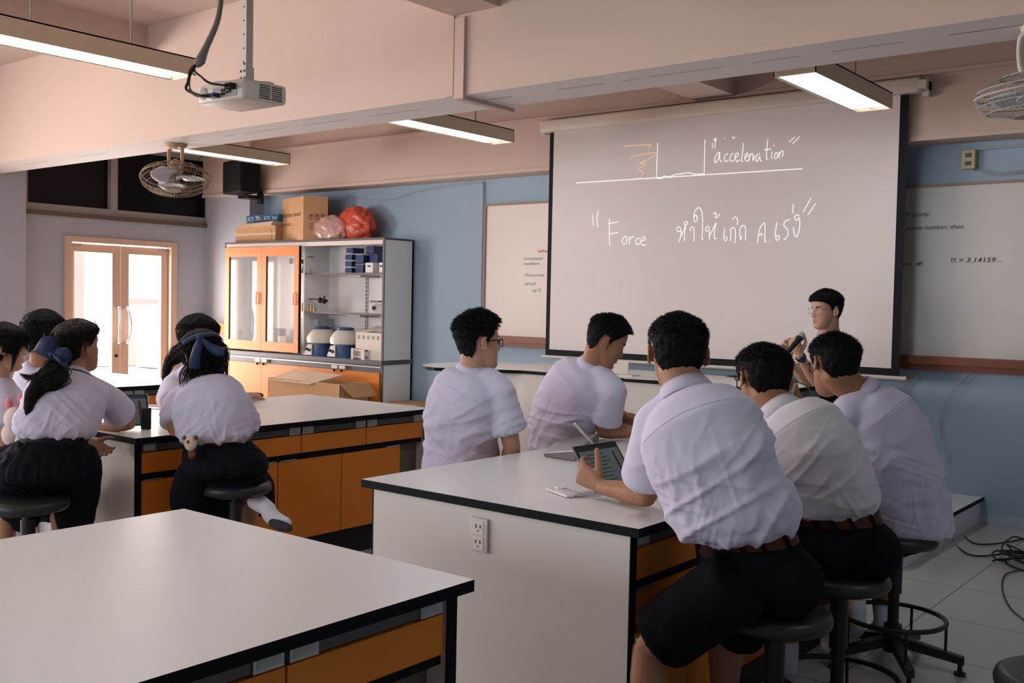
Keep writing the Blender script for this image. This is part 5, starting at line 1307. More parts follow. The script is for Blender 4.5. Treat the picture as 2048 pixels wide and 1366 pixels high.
    # ---- socks and shoes
    if feet and socks:
        for kn, an, toe in feet:
            m = MB(); c0 = an*.72+kn*.28
            m.tube([c0, an*.86+kn*.14, an, an+(an-kn)*.06], [.041, .040, .036, .030], 18); limb(m, [an+(an-kn)*.03, an+unit(toe-an)*.05+vec(0, 0, -.02), toe], [.037, .038, .026], 14)
            remesh('sock', m, .006, ['sock'], root, sm=3)
            if socks == 'shoes':
                m = MB(); f = unit((toe-an)*vec(1, 1, 0)); zb = toe[2]-.028
                sdv_ = np.cross(f, vec(0, 0, 1)); a0 = an*vec(1, 1, 0)+vec(0, 0, zb)
                C = [a0-f*.055+vec(0, 0, .03), a0-f*.03+vec(0, 0, .038), a0+f*.04+vec(0, 0, .036), a0+f*.11+vec(0, 0, .028), a0+f*.17+vec(0, 0, .024), a0+f*.195+vec(0, 0, .02)]
                m.sweep(C, [sdv_*w_ for w_ in (.022, .036, .040, .046, .042, .02)], [vec(0, 0, h_) for h_ in (.025, .036, .034, .027, .022, .012)], 0, 20, True)
                remesh('shoe', m, .006, ['shoe'], root, sm=3)
    # ---- face details
    if face:
        for sd in (-1, 1):
            c0 = vec(sd*.031, .0605, .000)
            ey = MB(); ey.ell(H(c0[None])[0], (.0125*HS,)*3, np.stack([hr, hf, hu], 1), 16, 12); eo = ey.build('eye', 'eyewhite', root, 'all')
            ir = MB(); gz = unit(vec(sd*-.02, 1, 0)); ir.lathe(H((c0+gz*.0112)[None])[0], [(.0062, 0), (.0055, .0012), (.003, .0019), (.0003, .0021)], 16, axis=hr*gz[0]+hf*gz[1]); ir.build('iris', 'iris', eo, 'all')
            G = []
            for a in np.linspace(-.12, 1.5, 8):
                G.append([H((c0+.0136*vec(math.sin(b)*math.cos(a), math.cos(b)*math.cos(a), math.sin(a)+.10))[None])[0] for b in np.linspace(-1.25, 1.25, 12)])
            MB().sheet(np.array(G), .0012).build('eyelid', skin, eo, 'all')
            G = []
            for a in np.linspace(-1.4, -.55, 5):
                G.append([H((c0+.0134*vec(math.sin(b)*math.cos(a), math.cos(b)*math.cos(a), math.sin(a)))[None])[0] for b in np.linspace(-1.25, 1.25, 12)])
            MB().sheet(np.array(G), .0012).build('eyelid', skin, eo, 'all')
            # brow hairs follow the brow ridge
            xs = np.linspace(.013, .049, 9)*sd
            pts = [head_surf(np.arcsin(np.clip(abs(x)/.0745, 0, 1))*sd, np.array(.0195+.005*math.sin((abs(x)-.013)/.036*PI*.75)-.0)) for x in xs]
            MB().tube([H((p+vec(0, .0005, 0))[None])[0] for p in pts], np.array([.0022, .0034, .0036, .0034, .003, .0028, .0022, .0016, .0008]), 8, flat=.5, side=hu).build('eyebrow', 'hair', root, True)
        lm_ = MB()
        for z0, am_, wd_, rr_ in ((-.0595, .0065, .022, .0042), (-.0685, .0065, .019, .0046)):
            xs = np.linspace(-wd_, wd_, 11); pts = [head_surf(np.arcsin(np.clip(x/.058, -1, 1)), np.array(z0+.0015*(1-(x/wd_)**2)*(1 if z0 > -.06 else -1))) for x in xs]
            lm_.tube([H((p-vec(0, .0022, 0))[None])[0] for p in pts], rr_*np.sqrt(np.clip(1-(xs/wd_)**2, .05, 1)), 8)
        lm_.build('lips', 'lip', root, True)
    if glasses:
        gm = glasses; fr = MB(); ln = MB()
        for sd in (-1, 1):
            cx = sd*.033; pts = []
            for a in np.linspace(0, 2*PI, 24, endpoint=False):
                e = .6; xx = cx+.0255*np.sign(math.cos(a))*abs(math.cos(a))**e; zz = -.004+.0185*np.sign(math.sin(a))*abs(math.sin(a))**e
                pts.append(H(vec(xx, .098-.35*max(0, abs(xx)-.03), zz)[None])[0])
            fr.tube(pts, .0022 if gm == 'specs' else .0013, 6, closed=True); c0 = len(ln.v) and 0
            ln.add(pts, [tuple(range(24))])
            fr.tube([H(vec(sd*x, y, z)[None])[0] for x, y, z in ((.058, .088, .008), (.070, .080, .008), (.0775, .05, .007), (.079, .01, .006), (.079, -.012, .003), (.078, -.028, -.016))], .0026 if gm == 'specs' else .0014, 6, sub=4)
            fr.tube([H(vec(sd*x, y, z)[None])[0] for x, y, z in ((.010, .098, -.004), (.009, .090, -.010))], .0012, 5)
        fr.tube([H(vec(x, y, z)[None])[0] for x, y, z in ((-.009, .0985, 0), (0, .1015, .003), (.009, .0985, 0))], .0020, 6)
        go = fr.build('spectacles', gm, root, True); ln.build('lens', 'lens', go)
    if hairf: hairf(P_, H, (hr, hf, hu), HS)
    P_.H = H; P_.hr, P_.hf, P_.hu = hr, hf, hu; P_.shirt = so; P_.body_o = bo; P_.bottom = sk
    return P_

# ---- hair
def hair_shell(root, H, mat_, hl, th, seed=0, nt=120, nz=90, rough=.003, name='hair', ww=1.03, zmin=-.10):
    """hl(phi)->hairline height, th(phi,z)->thickness; phi = |angle| from the face"""
    T = np.linspace(-PI, PI, nt, endpoint=False); z = np.linspace(zmin, .1068, nz)
    z = zmin+(.1068-zmin)*np.sin(np.linspace(0, PI/2, nz))
    TT, ZZ = np.meshgrid(T, z, indexing='ij'); phi = np.abs(TT)
    hlv = hl(TT); m_ = np.clip((ZZ-hlv)/.012, 0, 1); m_ = m_*m_*(3-2*m_)
    off = -.012+(th(TT, ZZ)+.012)*m_
    nn = vnoise(np.stack([TT*9+seed, ZZ*90, TT*0+seed], -1).reshape(-1, 3)).reshape(TT.shape)
    off = off+m_*rough*nn
    S = head_surf(TT, ZZ, 0, HBH, 0, ww)
    C = np.array([0, 0, .02]); nrm = S*vec(1.1, 1, 1)-np.array([0, .0, .02])*1.0; nrm[..., 2] = np.where(ZZ < .04, nrm[..., 2]*.15, nrm[..., 2]*1.0); nrm /= np.linalg.norm(nrm, axis=-1)[..., None]
    G = S+nrm*off[..., None]
    W_ = H(G); m = MB(); n_t, n_z = TT.shape
    V = W_.transpose(1, 0, 2).reshape(-1, 3); F = []
    for i in range(n_z-1):
        for j in range(n_t): F.append((i*n_t+j, i*n_t+(j+1) % n_t, (i+1)*n_t+(j+1) % n_t, (i+1)*n_t+j))
    F.append(tuple(range(n_t-1, -1, -1))); F.append(tuple((n_z-1)*n_t+j for j in range(n_t)))
    m.add(V, F); return m, G, nrm, m_
def spikes(m, H, G, nrm, mask, n, ln, comb, seed=0, rad=.0011, zlim=None, jit=.16, nw=.42):
    r = np.random.RandomState(seed); nt, nz = mask.shape
    ii = r.randint(0, nt, n*3); jj = r.randint(0, nz, n*3); ok = mask[ii, jj] > .85; ii = ii[ok][:n]; jj = jj[ok][:n]
    Pp = G[ii, jj]; N = nrm[ii, jj]; L = ln(Pp)*r.uniform(.5, 1.2, len(ii))
    cb = comb(Pp); cb = cb-N*(cb*N).sum(1)[:, None]; D = N*nw+cb+r.normal(0, jit, (len(ii), 3)); D /= np.linalg.norm(D, axis=1)[:, None]
    B0 = Pp-N*.003; tip = B0+D*L[:, None]; mid = B0+D*L[:, None]*.5+N*L[:, None]*.06
    U = np.cross(D, r.normal(0, 1, D.shape)); U /= np.linalg.norm(U, axis=1)[:, None]; Wv = np.cross(D, U)
    vs = []; 
    for a in (0, 2.09, 4.19): vs.append(B0+(U*math.cos(a)+Wv*math.sin(a))*rad)
    for a in (0, 2.09, 4.19): vs.append(mid+(U*math.cos(a)+Wv*math.sin(a))*rad*.75)
    vs.append(tip); A = np.stack(vs, 1); V = H(A.reshape(-1, 3)); F = []
    for k in range(len(ii)):
        o = k*7; F += [(o, o+1, o+4, o+3), (o+1, o+2, o+5, o+4), (o+2, o, o+3, o+5), (o+3, o+4, o+6), (o+4, o+5, o+6), (o+5, o+3, o+6)]
    m.add(V, F)
def strands(m, pts, rad, n, r0, seed=0, sub=6, jit=.25, flat=(1, 1), taper=.25, lenvar=.12):
    """bundle of thin locks following world points; rad = bundle radius along the way"""
    r = np.random.RandomState(seed); pts = np.array(pts, float); rad = np.array(rad, float)
    T = np.gradient(pts, axis=0); T /= np.linalg.norm(T, axis=1)[:, None]
    u = vec(0, 0, 1) if abs(T[0][2]) < .8 else vec(1, 0, 0); A = []
    for t in T: a = unit(u-t*(u@t)); u = a; A.append(a)
    A = np.array(A); B = np.cross(T, A)
    for k in range(n):
        a = r.uniform(0, 2*PI); q = math.sqrt(r.uniform(0, 1)); ca, sa = math.cos(a)*q*flat[0], math.sin(a)*q*flat[1]
        tw = r.normal(0, jit, (len(pts), 2)); tw[0] *= .2
        c = pts+A*((ca+tw[:, 0]*.5)*rad)[:, None]+B*((sa+tw[:, 1]*.5)*rad)[:, None]
        c[-1] += T[-1]*r.normal(0, lenvar)*np.linalg.norm(pts[-1]-pts[-2])
        rr = np.linspace(1, taper, len(pts))*r0*r.uniform(.7, 1.3); rr[-1] *= .3
        m.tube(c, rr, 6, sub=sub)

def short_hair(mat_='hair', top=.024, side=.009, seed=1, spiky=1.0, fwd=.3, fringe=.066, n=7000, nape=-.078):
    def f(P_, H, ax, HS):
        xs = [0, .55, .95, 1.22, 1.38, 1.46, 1.62, 1.85, 2.1, 2.6, PI]; zs = [fringe, fringe-.002, fringe-.012, .034, .012, -.012, .028, .022, -.035, nape+.004, nape]
        hl = lambda T: np.interp(np.abs(T), xs, zs)-.010*np.clip((np.abs(T)-.9)/.4, 0, 1)
        def th(T, Z): 
            t = np.clip((Z-.02)/.06, 0, 1); s_ = side*np.clip((Z-(nape-.02))/.06, .25, 1); fr = np.clip(1.2-np.abs(T), 0, 1)*.004
            return s_*(1-t)+(top-.010)*t+fr*t
        m, G, N, M = hair_shell(P_.root, H, mat_, hl, th, seed)
        def ln(p): t = np.clip((p[:, 2]-.0)/.07, 0, 1); return (.005+(.014*t)*spiky)
        def comb(p): return np.stack([p[:, 0]*4, fwd*np.clip(p[:, 1]*9+.5, -.6, 1)+p[:, 1]*3, np.where(p[:, 2] < .05, -1.1, -.2)], 1)
        nv = m.n; d_ = np.zeros(0); TT = np.linspace(-PI, PI, G.shape[0], endpoint=False)
        dens = np.clip((G[..., 2]-hl(TT)[:, None]-.002)/.018, 0, 1); dens[G[..., 2] > .055] = 1
        nf = len(m.f); spikes(m, H, G, N, np.where(dens > .8, M, 0), n, ln, comb, seed)
        for k in range(nf, len(m.f)): m.m[k] = 1
        ho = m.build('hair', ['hairfade', 'hair'], P_.root, 'all')
        at = ho.data.attributes.new('dens', 'FLOAT', 'POINT'); full = np.ones(len(ho.data.vertices), np.float32); full[:nv] = dens.T.reshape(-1); at.data.foreach_set('value', full)
    return f
# ------------------------------------------------------------------ the people
def rd(yaw): return yawdir(yaw-90)                       # direction of a person's right hand side
def fdir(yaw, pitch=0):
    p = math.radians(pitch); return yawdir(yaw)*math.cos(p)+vec(0, 0, math.sin(p))
def ground(p): return (p[0], p[1], 0)
def A3(*a): return np.array(a, float)

# --- nearest boy, back to the viewer, holding the tablet
HFD = unit(A3(-.90, .0, .36)); TE = TAB_TL-TAB_U*.105
elb = PX(1292, 990, Z=.845); wri = TE-HFD*.088+A3(.004, -.024, 0)
hipL, kneeL = P(1480, 1165, 2.86), P(1300, 1290, 3.02); hipR, kneeR = P(1550, 1160, 3.03), P(1452, 1265, 3.22)
b3 = make_person('boy with cropped hair seen from behind, nearest the viewer, holding a tablet', (-1.24, 2.84, .56),
    [P(1518, 1158, 2.99), P(1490, 1078, 2.98), P(1448, 985, 2.93), P(1408, 880, 2.93), P(1374, 792, 3.0)],
    P(1312, 850, 3.02), P(1478, 838, 2.88), (elb, wri), (P(1420, 985, 3.3), P(1330, 945, 3.42)),
    (P(1355, 706, 3.05), fdir(38, -6), 1.5),
    legs=[(hipL, kneeL, kneeL+A3(.02, -.06, -.37), kneeL+A3(-.02, .07, -.42)), (hipR, kneeR, kneeR+A3(.0, .0, -.33), kneeR+A3(-.05, .14, -.38))],
    latH=rd(30), skin='skin', shirt='shirt', hairf=short_hair('hair', .020, .010, 3, .55, .1, nape=-.082), seed=1, sleeve=.68, socks=False,
    hands=dict(L=dict(f=HFD, b=A3(-.1, -1, 0), th=1, curl=[.62, .85, .95, 1.0], spread=.3, t=.1, s=1.0), R=dict(f=-_r*.8+_f*.5, b=A3(0, 0, 1), th=-1, curl=.4)), voxel=.0042, wid=.98, fold=1.2, face=False)
# round leather patch end of his belt
q = P(1411, 1103, 2.86); MB().lathe(q, [(.002, 0), (.018, .002), (.018, .007), (.002, .009)], 24, axis=-_f).build('belt_end', 'belt', b3.root, True)

# --- boy in the middle of the three, hand with a pen by his face
b4 = make_person('boy in plain white shirt between two others, brown belt showing, hand by his face', (-1.25, 3.38, .56),
    [P(1688, 1098, 3.45), P(1672, 1040, 3.46), P(1640, 955, 3.43), P(1602, 885, 3.44), P(1563, 828, 3.5)],
    P(1500, 862, 3.62), P(1634, 862, 3.40), (P(1470, 955, 3.75), P(1420, 935, 3.85)), (P(1632, 900, 3.68), P(1598, 812, 3.68)),
    (P(1526, 760, 3.56), fdir(50, -14), 6),
    legs=[(P(1655, 1105, 3.40), P(1570, 1150, 3.62), P(1575, 1330, 3.62), P(1560, 1345, 3.75)), (P(1715, 1105, 3.5), P(1640, 1150, 3.72), P(1672, 1235, 3.62), P(1655, 1290, 3.50))],
    latH=rd(32), skin='skindark', shirt='tee', hairf=short_hair('hair', .026, .015, 5, .8, .25, nape=-.07), seed=2, sleeve=.66, glasses='specs', belt='belt',
    hands=dict(R=dict(f=unit(A3(0, 0, 1)-_r*.3+_f*.1), b=unit(_r*.8-_f*.4), th=-1, curl=[.35, .55, .7, .8], t=.5)), voxel=.005, fold=.8, wid=.96)
MB().tube([P(1578, 802, 3.60), P(1590, 768, 3.62)], .0045, 10, rounded=True).build('pencil', 'pen'); tag(bpy.data.objects['pencil'], 'pale pen held up beside the face of the middle boy', 'pen')

# --- boy at the right with glasses and loose shirt tail
b5 = make_person('boy with glasses and untucked shirt tail, rightmost of the three seen from behind', (-1.33, 4.20, .55),
    [P(1812, 1040, 4.15), P(1803, 1000, 4.12), P(1787, 930, 4.06), P(1762, 850, 4.04), P(1722, 790, 4.06)],
    P(1688, 835, 3.98), P(1790, 826, 4.17), (P(1650, 925, 4.05), P(1600, 930, 4.25)), (P(1700, 930, 4.42), P(1640, 925, 4.5)),
    (P(1667, 730, 4.06), fdir(50, -12), 8),
    legs=[(P(1795, 1050, 4.10), P(1700, 1080, 4.25), P(1715, 1240, 4.25), P(1700, 1265, 4.35)), (P(1840, 1050, 4.2), P(1760, 1080, 4.4), P(1765, 1240, 4.4), P(1745, 1260, 4.5))],
    latH=rd(45), skin='skindark', shirt='shirt', hairf=short_hair('hair', .028, .016, 7, .9, .25, nape=-.07), seed=3, sleeve=.62, glasses='specs', belt=None, untuck=True, fold=1.2, wid=.93, buttock=-.6, hscale=1.0)

# --- boy with black glasses at the far side of the bench
b1 = make_person('boy with black-rimmed glasses and swept up hair looking right, standing collar', (-2.99, 3.37, .56),
    [P(922, 952, 4.54), P(922, 905, 4.52), P(923, 850, 4.49), P(934, 790, 4.47), P(950, 742, 4.46)],
    P(898, 784, 4.58), P(1002, 786, 4.40), (P(905, 892, 4.82), P(950, 930, 4.9)), (P(1024, 896, 4.44), P(1012, 945, 4.62)),
    (P(957, 684, 4.42), fdir(-24, 1), -2),
    legs=[(P(900, 955, 4.55), P(960, 985, 4.9), P(960, 1150, 4.9), P(970, 1160, 5.0)), (P(950, 955, 4.5), P(1010, 985, 4.85), P(1010, 1150, 4.85), P(1020, 1160, 4.95))],
    latH=rd(0), skin='skinlight', shirt='shirt', hairf=short_hair('hair', .036, .010, 9, 1.25, .55, fringe=.070, nape=-.085), wid=.90, untuck=True, belt=None, seed=4, sleeve=.66, glasses='specs', fold=.9, voxel=.0045)

# --- boy looking down
b2 = make_person('boy looking down, forearm resting on the bench, in front of the screen', (-2.99, 4.17, .56),
    [P(1128, 930, 5.08), P(1124, 888, 5.06), P(1130, 838, 5.0), P(1156, 780, 4.92), P(1186, 736, 4.88)],
    P(1126, 778, 5.0), P(1226, 784, 4.76), (PX(1250, 838, Z=.86), PX(1300, 852, Z=.855)), (PX(1203, 860, Z=.848), PX(1280, 865, Z=.845)),
    (P(1213, 682, 4.82), fdir(-48, -26), 3),
    legs=[(P(1110, 935, 5.1), P(1170, 965, 5.4), P(1170, 1110, 5.4), P(1175, 1115, 5.5)), (P(1150, 935, 5.0), P(1215, 965, 5.35), P(1215, 1110, 5.35), P(1220, 1115, 5.45))],
    latH=rd(-20), skin='skin', shirt='shirt', hairf=short_hair('hair', .030, .010, 11, .8, .45, fringe=.066, nape=-.080), seed=5, sleeve=.70, belt=None, untuck=True, fold=1.0, voxel=.0045)

# --- presenter with the microphone
pr = make_person('presenter with thin glasses facing the class, speaking with a microphone raised in his hand', tuple(P(1682, 812, 6.76)*A3(1, 1, 0)+A3(0, 0, .74)),
    [P(1682, 816, 6.76), P(1675, 790, 6.7), P(1669, 748, 6.62), P(1662, 708, 6.55), P(1658, 674, 6.50)],
    P(1659, 710, 6.55)-.155*rd(118), P(1659, 710, 6.55)+.155*rd(118), (P(1632, 762, 6.34), P(1600, 712, 6.24)), (P(1618, 764, 6.62), P(1577, 722, 6.50)),
    (P(1652, 620, 6.40), fdir(146, -4), 0),
    legs=[(P(1690, 815, 6.6), P(1680, 835, 6.35), P(1682, 950, 6.35), P(1675, 960, 6.25)), (P(1712, 815, 6.8), P(1720, 835, 6.5), P(1722, 950, 6.5), P(1715, 960, 6.4))],
    latH=rd(118), wid=.9, skin='skinlight', shirt='shirt', hairf=short_hair('hair', .030, .012, 13, .7, .6, fringe=.052, nape=-.078), seed=6, sleeve=.62, glasses='wire', voxel=.0042, fold=.8,
    hands=dict(L=dict(f=unit(-_r*.35+_u*.9+_f*.1), b=unit(-_f*.75-_r*.6), th=1, curl=[.95, 1.0, 1.0, 1.0], t=.9), R=dict(f=unit(-_r*.35+_u*.9), b=unit(_f*.8-_r*.3), th=-1, curl=[.5, .6, .8, .9], t=.8)))
# watch
t = thing('wrist_watch', 'black digital wrist watch on the presenter\'s forearm', 'watch', P(1602, 711, 6.2))
w0 = P(1600, 712, 6.24); ax_ = unit(P(1632, 762, 6.34)-w0); w0 = w0+ax_*.012
aa = unit(np.cross(ax_, _f)); bb = np.cross(ax_, aa); a = np.linspace(0, 2*PI, 28, endpoint=False)
MB().sweep([w0-ax_*.011, w0+ax_*.011], [aa*.032]*2, [bb*.029]*2, 0, 28, False).grid([[w0+o*ax_*.011+(aa*math.cos(x)*.0295+bb*math.sin(x)*.0265) for o in (-1, 1)] for x in np.append(a, 0)]).build('strap', 'rubber', t, True)
fn = unit(-_f*.9-_r*.2); fn = unit(fn-ax_*(fn@ax_)); MB().lathe(w0+fn*.026, [(.001, 0), (.019, 0), (.020, .008), (.016, .012), (.001, .012)], 28, axis=fn).build('watch_case', 'steelblack', t, True)
MB().lathe(w0+fn*.0385, [(.001, 0), (.013, 0), (.013, .0006), (.001, .0006)], 24, axis=fn).build('dial', 'deepblue', t)
# microphone
t = thing('microphone', 'black handheld microphone raised in the presenter\'s fist', 'microphone', P(1583, 700, 6.22))
m0, m1 = P(1603, 672, 6.22), P(1561, 722, 6.16); dm_ = unit(m1-m0)
MB().ell(m0, (.024, .024, .026), np.eye(3)).build('grille', 'plasticgrey', t, True)
MB().tube([m0+dm_*.016, m0+dm_*.03, m0+dm_*.05, m1], [.022, .021, .0165, .0115], 20).build('handle', 'steelblack', t, True)
m = MB(); m.tube([m1, m1+dm_*.03-_u*.01, P(1572, 745, 6.16), P(1592, 762, 6.18), P(1612, 772, 6.10), P(1626, 790, 6.04), P(1632, 812, 6.02)], .0045, 8, sub=8); m.build('cable', 'cable', t, True)
MB().tube([P(1551, 690, 6.42), P(1580, 712, 6.5)], .0035, 8, rounded=True).build('marker_pen', 'pen'); tag(bpy.data.objects['marker_pen'], 'thin white pen between the fingers of the presenter\'s other hand', 'pen')

# ------------------------------------------------------------------ girls' hair
def girl_shell(P_, H, mt_, hl, thick, seed, rough=.003):
    m, G, N, M = hair_shell(P_.root, H, mt_, hl, lambda T, Z: thick+0*Z-.004*np.clip((.0-Z)/.08, 0, 1), seed, rough=rough)
    return m, G, N, M
def hloc(H, *p): return H(np.array(p, float))
def comb_back(p): return np.stack([p[:, 0]*0, -.9+0*p[:, 0], -.5+0*p[:, 0]], 1)
def comb_down(p): k = np.clip((p[:, 2]-.04)/.04, 0, 1)*14; return np.stack([p[:, 0]*k, p[:, 1]*k+.01, -1.2+0*p[:, 0]], 1)

def bow(root_H, kn, side, upd, fw, s, tails, nm='hair_ribbon', root=None, loops=True):
    """knot at kn, loops along +-side; tails = list of point lists"""
    side = unit(side); upd = unit(upd); fw = unit(fw)
    t = MB()
    if loops:
        for sg in (-1, 1):
            G = []
            for i in range(9):
                u = i/8; wv = .012+.032*math.sin(PI*min(1, .12+.62*u)); ctr = kn+side*sg*s*u+upd*.012*math.sin(PI*u)
                G.append([ctr+upd*v*wv+fw*(.016*math.sin(PI*u)*(1-(v)**2)) for v in np.linspace(-1, 1, 7)])
            t.sheet(np.array(G), .003)
            G = [[p-fw*.014 for p in r] for r in G[:]]; t.sheet(np.array(G), .003)
    t.ell(kn, (.016, .014, .016), np.stack([side, fw, upd], 1))
    for pts, w0, wdir in tails:
        q, _ = smooth(np.array(pts, float), np.ones(len(pts)), 5); G = []
        for i, p in enumerate(q):
            u = i/(len(q)-1); wv = w0*(.45+.55*min(1, u*2.5)); tw = unit(wdir+fw*.25*math.sin(u*5))
            G.append([p+tw*v*wv+fw*.006*math.cos(v*PI) for v in (-1, -.5, 0, .5, 1)])
        t.sheet(np.array(G), .0025)
    return t.build(nm, 'ribbon', root, 'all')

# --- girl with the long ponytail and bow, leaning on the bench corner
def hair_g1(P_, H, ax, HS):
    hl = lambda T: np.interp(np.abs(T), [0, .5, .9, 1.2, 1.42, 1.5, 1.62, 1.8, 2.1, PI], [.066, .062, .052, .034, .012, -.004, .026, .012, -.05, -.085])
    m, G, N, M = girl_shell(P_, H, 'hairbrown', hl, .017, 21)
    spikes(m, H, G, N, M, 4500, lambda p: np.where(p[:, 2] > .088, .012, .055), comb_back, 21, .0010, jit=.05, nw=.06)
    ho = m.build('hair', 'hairbrown', P_.root, 'all')
    m = MB(); tie = P(107, 722, 4.42)
    strands(m, [hloc(H, 0, -.085, -.02), P(118, 722, 4.46), tie, P(108, 738, 4.38), P(112, 752, 4.34), P(98, 762, 4.32), P(80, 772, 4.30), P(66, 790, 4.28), P(58, 815, 4.27), P(55, 832, 4.27)],
            [.05, .045, .022, .045, .055, .048, .036, .028, .018, .008], 330, .0024, 22)
    m.tube([hloc(H, 0, -.075, -.02), P(118, 722, 4.46), tie, P(108, 738, 4.38), P(112, 752, 4.34), P(98, 762, 4.32), P(80, 772, 4.30), P(66, 790, 4.28)], [.045, .038, .018, .036, .044, .040, .028, .010], 16, sub=5)
    strands(m, [tie, P(90, 745, 4.36), P(75, 755, 4.33), P(60, 755, 4.31), P(48, 752, 4.30), P(40, 748, 4.30)], [.02, .03, .025, .015, .01, .006], 36, .0018, 23)
    m.build('ponytail', 'hairbrown', ho, 'all')
    bow(H, P(104, 708, 4.36), _r*.8-_u*.55, _u*.7+_r*.45, -_f, .075,
        [([P(104, 708, 4.35), P(92, 728, 4.33), P(76, 745, 4.31), P(58, 760, 4.30)], .016, _u*.5+_r*.5), ([P(104, 708, 4.35), P(118, 722, 4.33), P(128, 733, 4.33), P(136, 727, 4.34)], .018, _u)], root=P_.root)
g1 = make_person('girl with long ponytail and navy bow, leaning on the bench corner', (-4.24, 2.08, .585),
    [P(86, 938, 4.36), P(104, 882, 4.38), P(118, 838, 4.40), P(134, 795, 4.46), P(146, 757, 4.54)],
    P(74, 790, 4.50), P(216, 796, 4.62), (P(110, 872, 4.60), P(178, 882, 4.66)), (PX(258, 846, Z=.845), P(204, 855, 4.86)),
    (P(156, 692, 4.60), fdir(10, 4), 0),
    legs=[(P(60, 945, 4.38), P(18, 975, 4.62), P(10, 1130, 4.62), P(5, 1140, 4.72)), (P(120, 945, 4.38), P(122, 978, 4.70), P(122, 1130, 4.66), P(118, 1140, 4.76))],
    latH=rd(60), girl=True, skin='skin', shirt='blouse', hairf=hair_g1, seed=7, sleeve=.70, belt='beltblack', bottoms='skirt', voxel=.005, fold=1.0, wid=1.06, hscale=1.03,
    hands=dict(L=dict(f=unit(_r*.8-_u*.55-_f*.1), b=unit(_f*.6-_u*.5), th=1, curl=[.45, .5, .55, .6], t=.3, s=.86), R=dict(f=unit(-_r*.7+_f*.6-_u*.2), b=A3(0, 0, 1), th=-1, curl=.3)))

m = MB(); m.tube([P(150, 930, 4.48), P(152, 985, 4.52), P(150, 1040, 4.56)], [.10, .095, .070], 24, sub=4, rounded=True)
m.tube([P(32, 940, 4.42), P(34, 990, 4.44), P(48, 1034, 4.46)], [.11, .10, .060], 24, sub=4, rounded=True)
m.ell(P(92, 935, 4.42), (.205, .15, .12), np.stack([rd(60), yawdir(60), A3(0, 0, 1)], 1))
dr_ = remesh('skirt_drape', m, .009, ['skirt'], g1.bottom, sm=8); V_, N_ = get_v(dr_); set_v(dr_, V_+N_*((1-np.abs(vnoise(V_*vec(34, 34, 4)+3)))*.014)[:, None])

# --- girl with the short hair and bow, seen from behind on the stool
def hair_g2(P_, H, ax, HS):
    hr, hf, hu = ax
    hl = lambda T: np.interp(np.abs(T), [0, .5, .9, 1.2, 1.5, 1.7, 2.0, PI], [.062, .055, .03, -.02, -.05, -.06, -.09, -.10])
    m, G, N, M = girl_shell(P_, H, 'hair', hl, .016, 31)
    spikes(m, H, G, N, M, 4000, lambda p: np.where(p[:, 2] > .088, .010, .05), comb_down, 31, .0010, jit=.08, nw=.06)
    for sx in np.linspace(-1, 1, 9):
        strands(m, [hloc(H, .055*sx, -.085-.02*(1-sx*sx), .03), hloc(H, .068*sx, -.095-.02*(1-sx*sx), -.03), P(404+40*sx+4, 748, 4.62), P(408+46*sx, 772+6*math.cos(sx*5), 4.62)], [.016, .022, .022, .010], 26, .0026, int(40+sx*8), jit=.45)
    ho = m.build('hair', 'hair', P_.root, 'all')
    kn = P(400, 676, 4.60)
    bow(H, kn, _r, _u, -_f, .05,
        [([kn, P(396, 690, 4.585), P(390, 715, 4.58), P(388, 738, 4.58)], .024, _r), ([kn, P(412, 688, 4.585), P(424, 697, 4.58), P(438, 703, 4.57), P(450, 703, 4.57)], .022, _u*.9+_r*.2)], root=P_.root, loops=False)
    G = []
    for a in np.linspace(-1.75, 1.75, 33):
        row = []
        for dz in (-.014, 0, .014):
            p = head_surf(np.array(PI+a), np.array(.05+.012*math.cos(a)+dz), .021, HBH, 0, 1.03); row.append(H(p[None])[0])
        G.append(row)
    MB().sheet(np.array(G), .003).build('hair_band', 'ribbon', P_.root, 'all')
elR, elL = P(495, 866, 4.74), PX(347, 858, Z=.845)
g2 = make_person('girl with shoulder-length hair and navy bow, seen from behind sitting cross-legged on a stool', (-3.88, 2.86, .60),
    [P(452, 930, 4.60), P(434, 886, 4.62), P(426, 845, 4.60), P(418, 803, 4.62), P(412, 770, 4.68)],
    P(358, 800, 4.72), P(472, 802, 4.62), (elL, PX(400, 846, Z=.85)), (elR, PX(436, 842, Z=.85)),
    (P(403, 708, 4.72), fdir(78, -22), -6),
    legs=[(P(425, 935, 4.62), P(450, 962, 4.90), P(532, 1015, 4.66), P(572, 1046, 4.58)), (P(478, 932, 4.58), P(500, 965, 4.85), P(494, 1130, 4.80), P(490, 1140, 4.9))],
    latH=rd(50), girl=True, skin='skin', shirt='blouse', hairf=hair_g2, face=False, seed=8, sleeve=.86, belt='beltblack', bottoms='skirt', voxel=.005, fold=1.0, wid=1.06, hscale=.98)
# grey sole of her sock
m = MB(); limb(m, [P(545, 1046, 4.56), P(562, 1052, 4.54), P(578, 1056, 4.53)], [.020, .024, .018], 14); remesh('sock_sole', m, .005, ['sole'], g2.root, sm=3)
m = MB(); m.tube([P(392, 950, 4.6), P(382, 1000, 4.66), P(402, 1040, 4.72), P(420, 1068, 4.74)], [.09, .095, .095, .075], 24, sub=4, rounded=True)
m.tube([P(440, 960, 4.75), P(440, 1010, 4.8), P(430, 1050, 4.8)], [.10, .10, .08], 24, sub=4, rounded=True); remesh('skirt_drape', m, .009, ['skirt'], g2.bottom, sm=4)
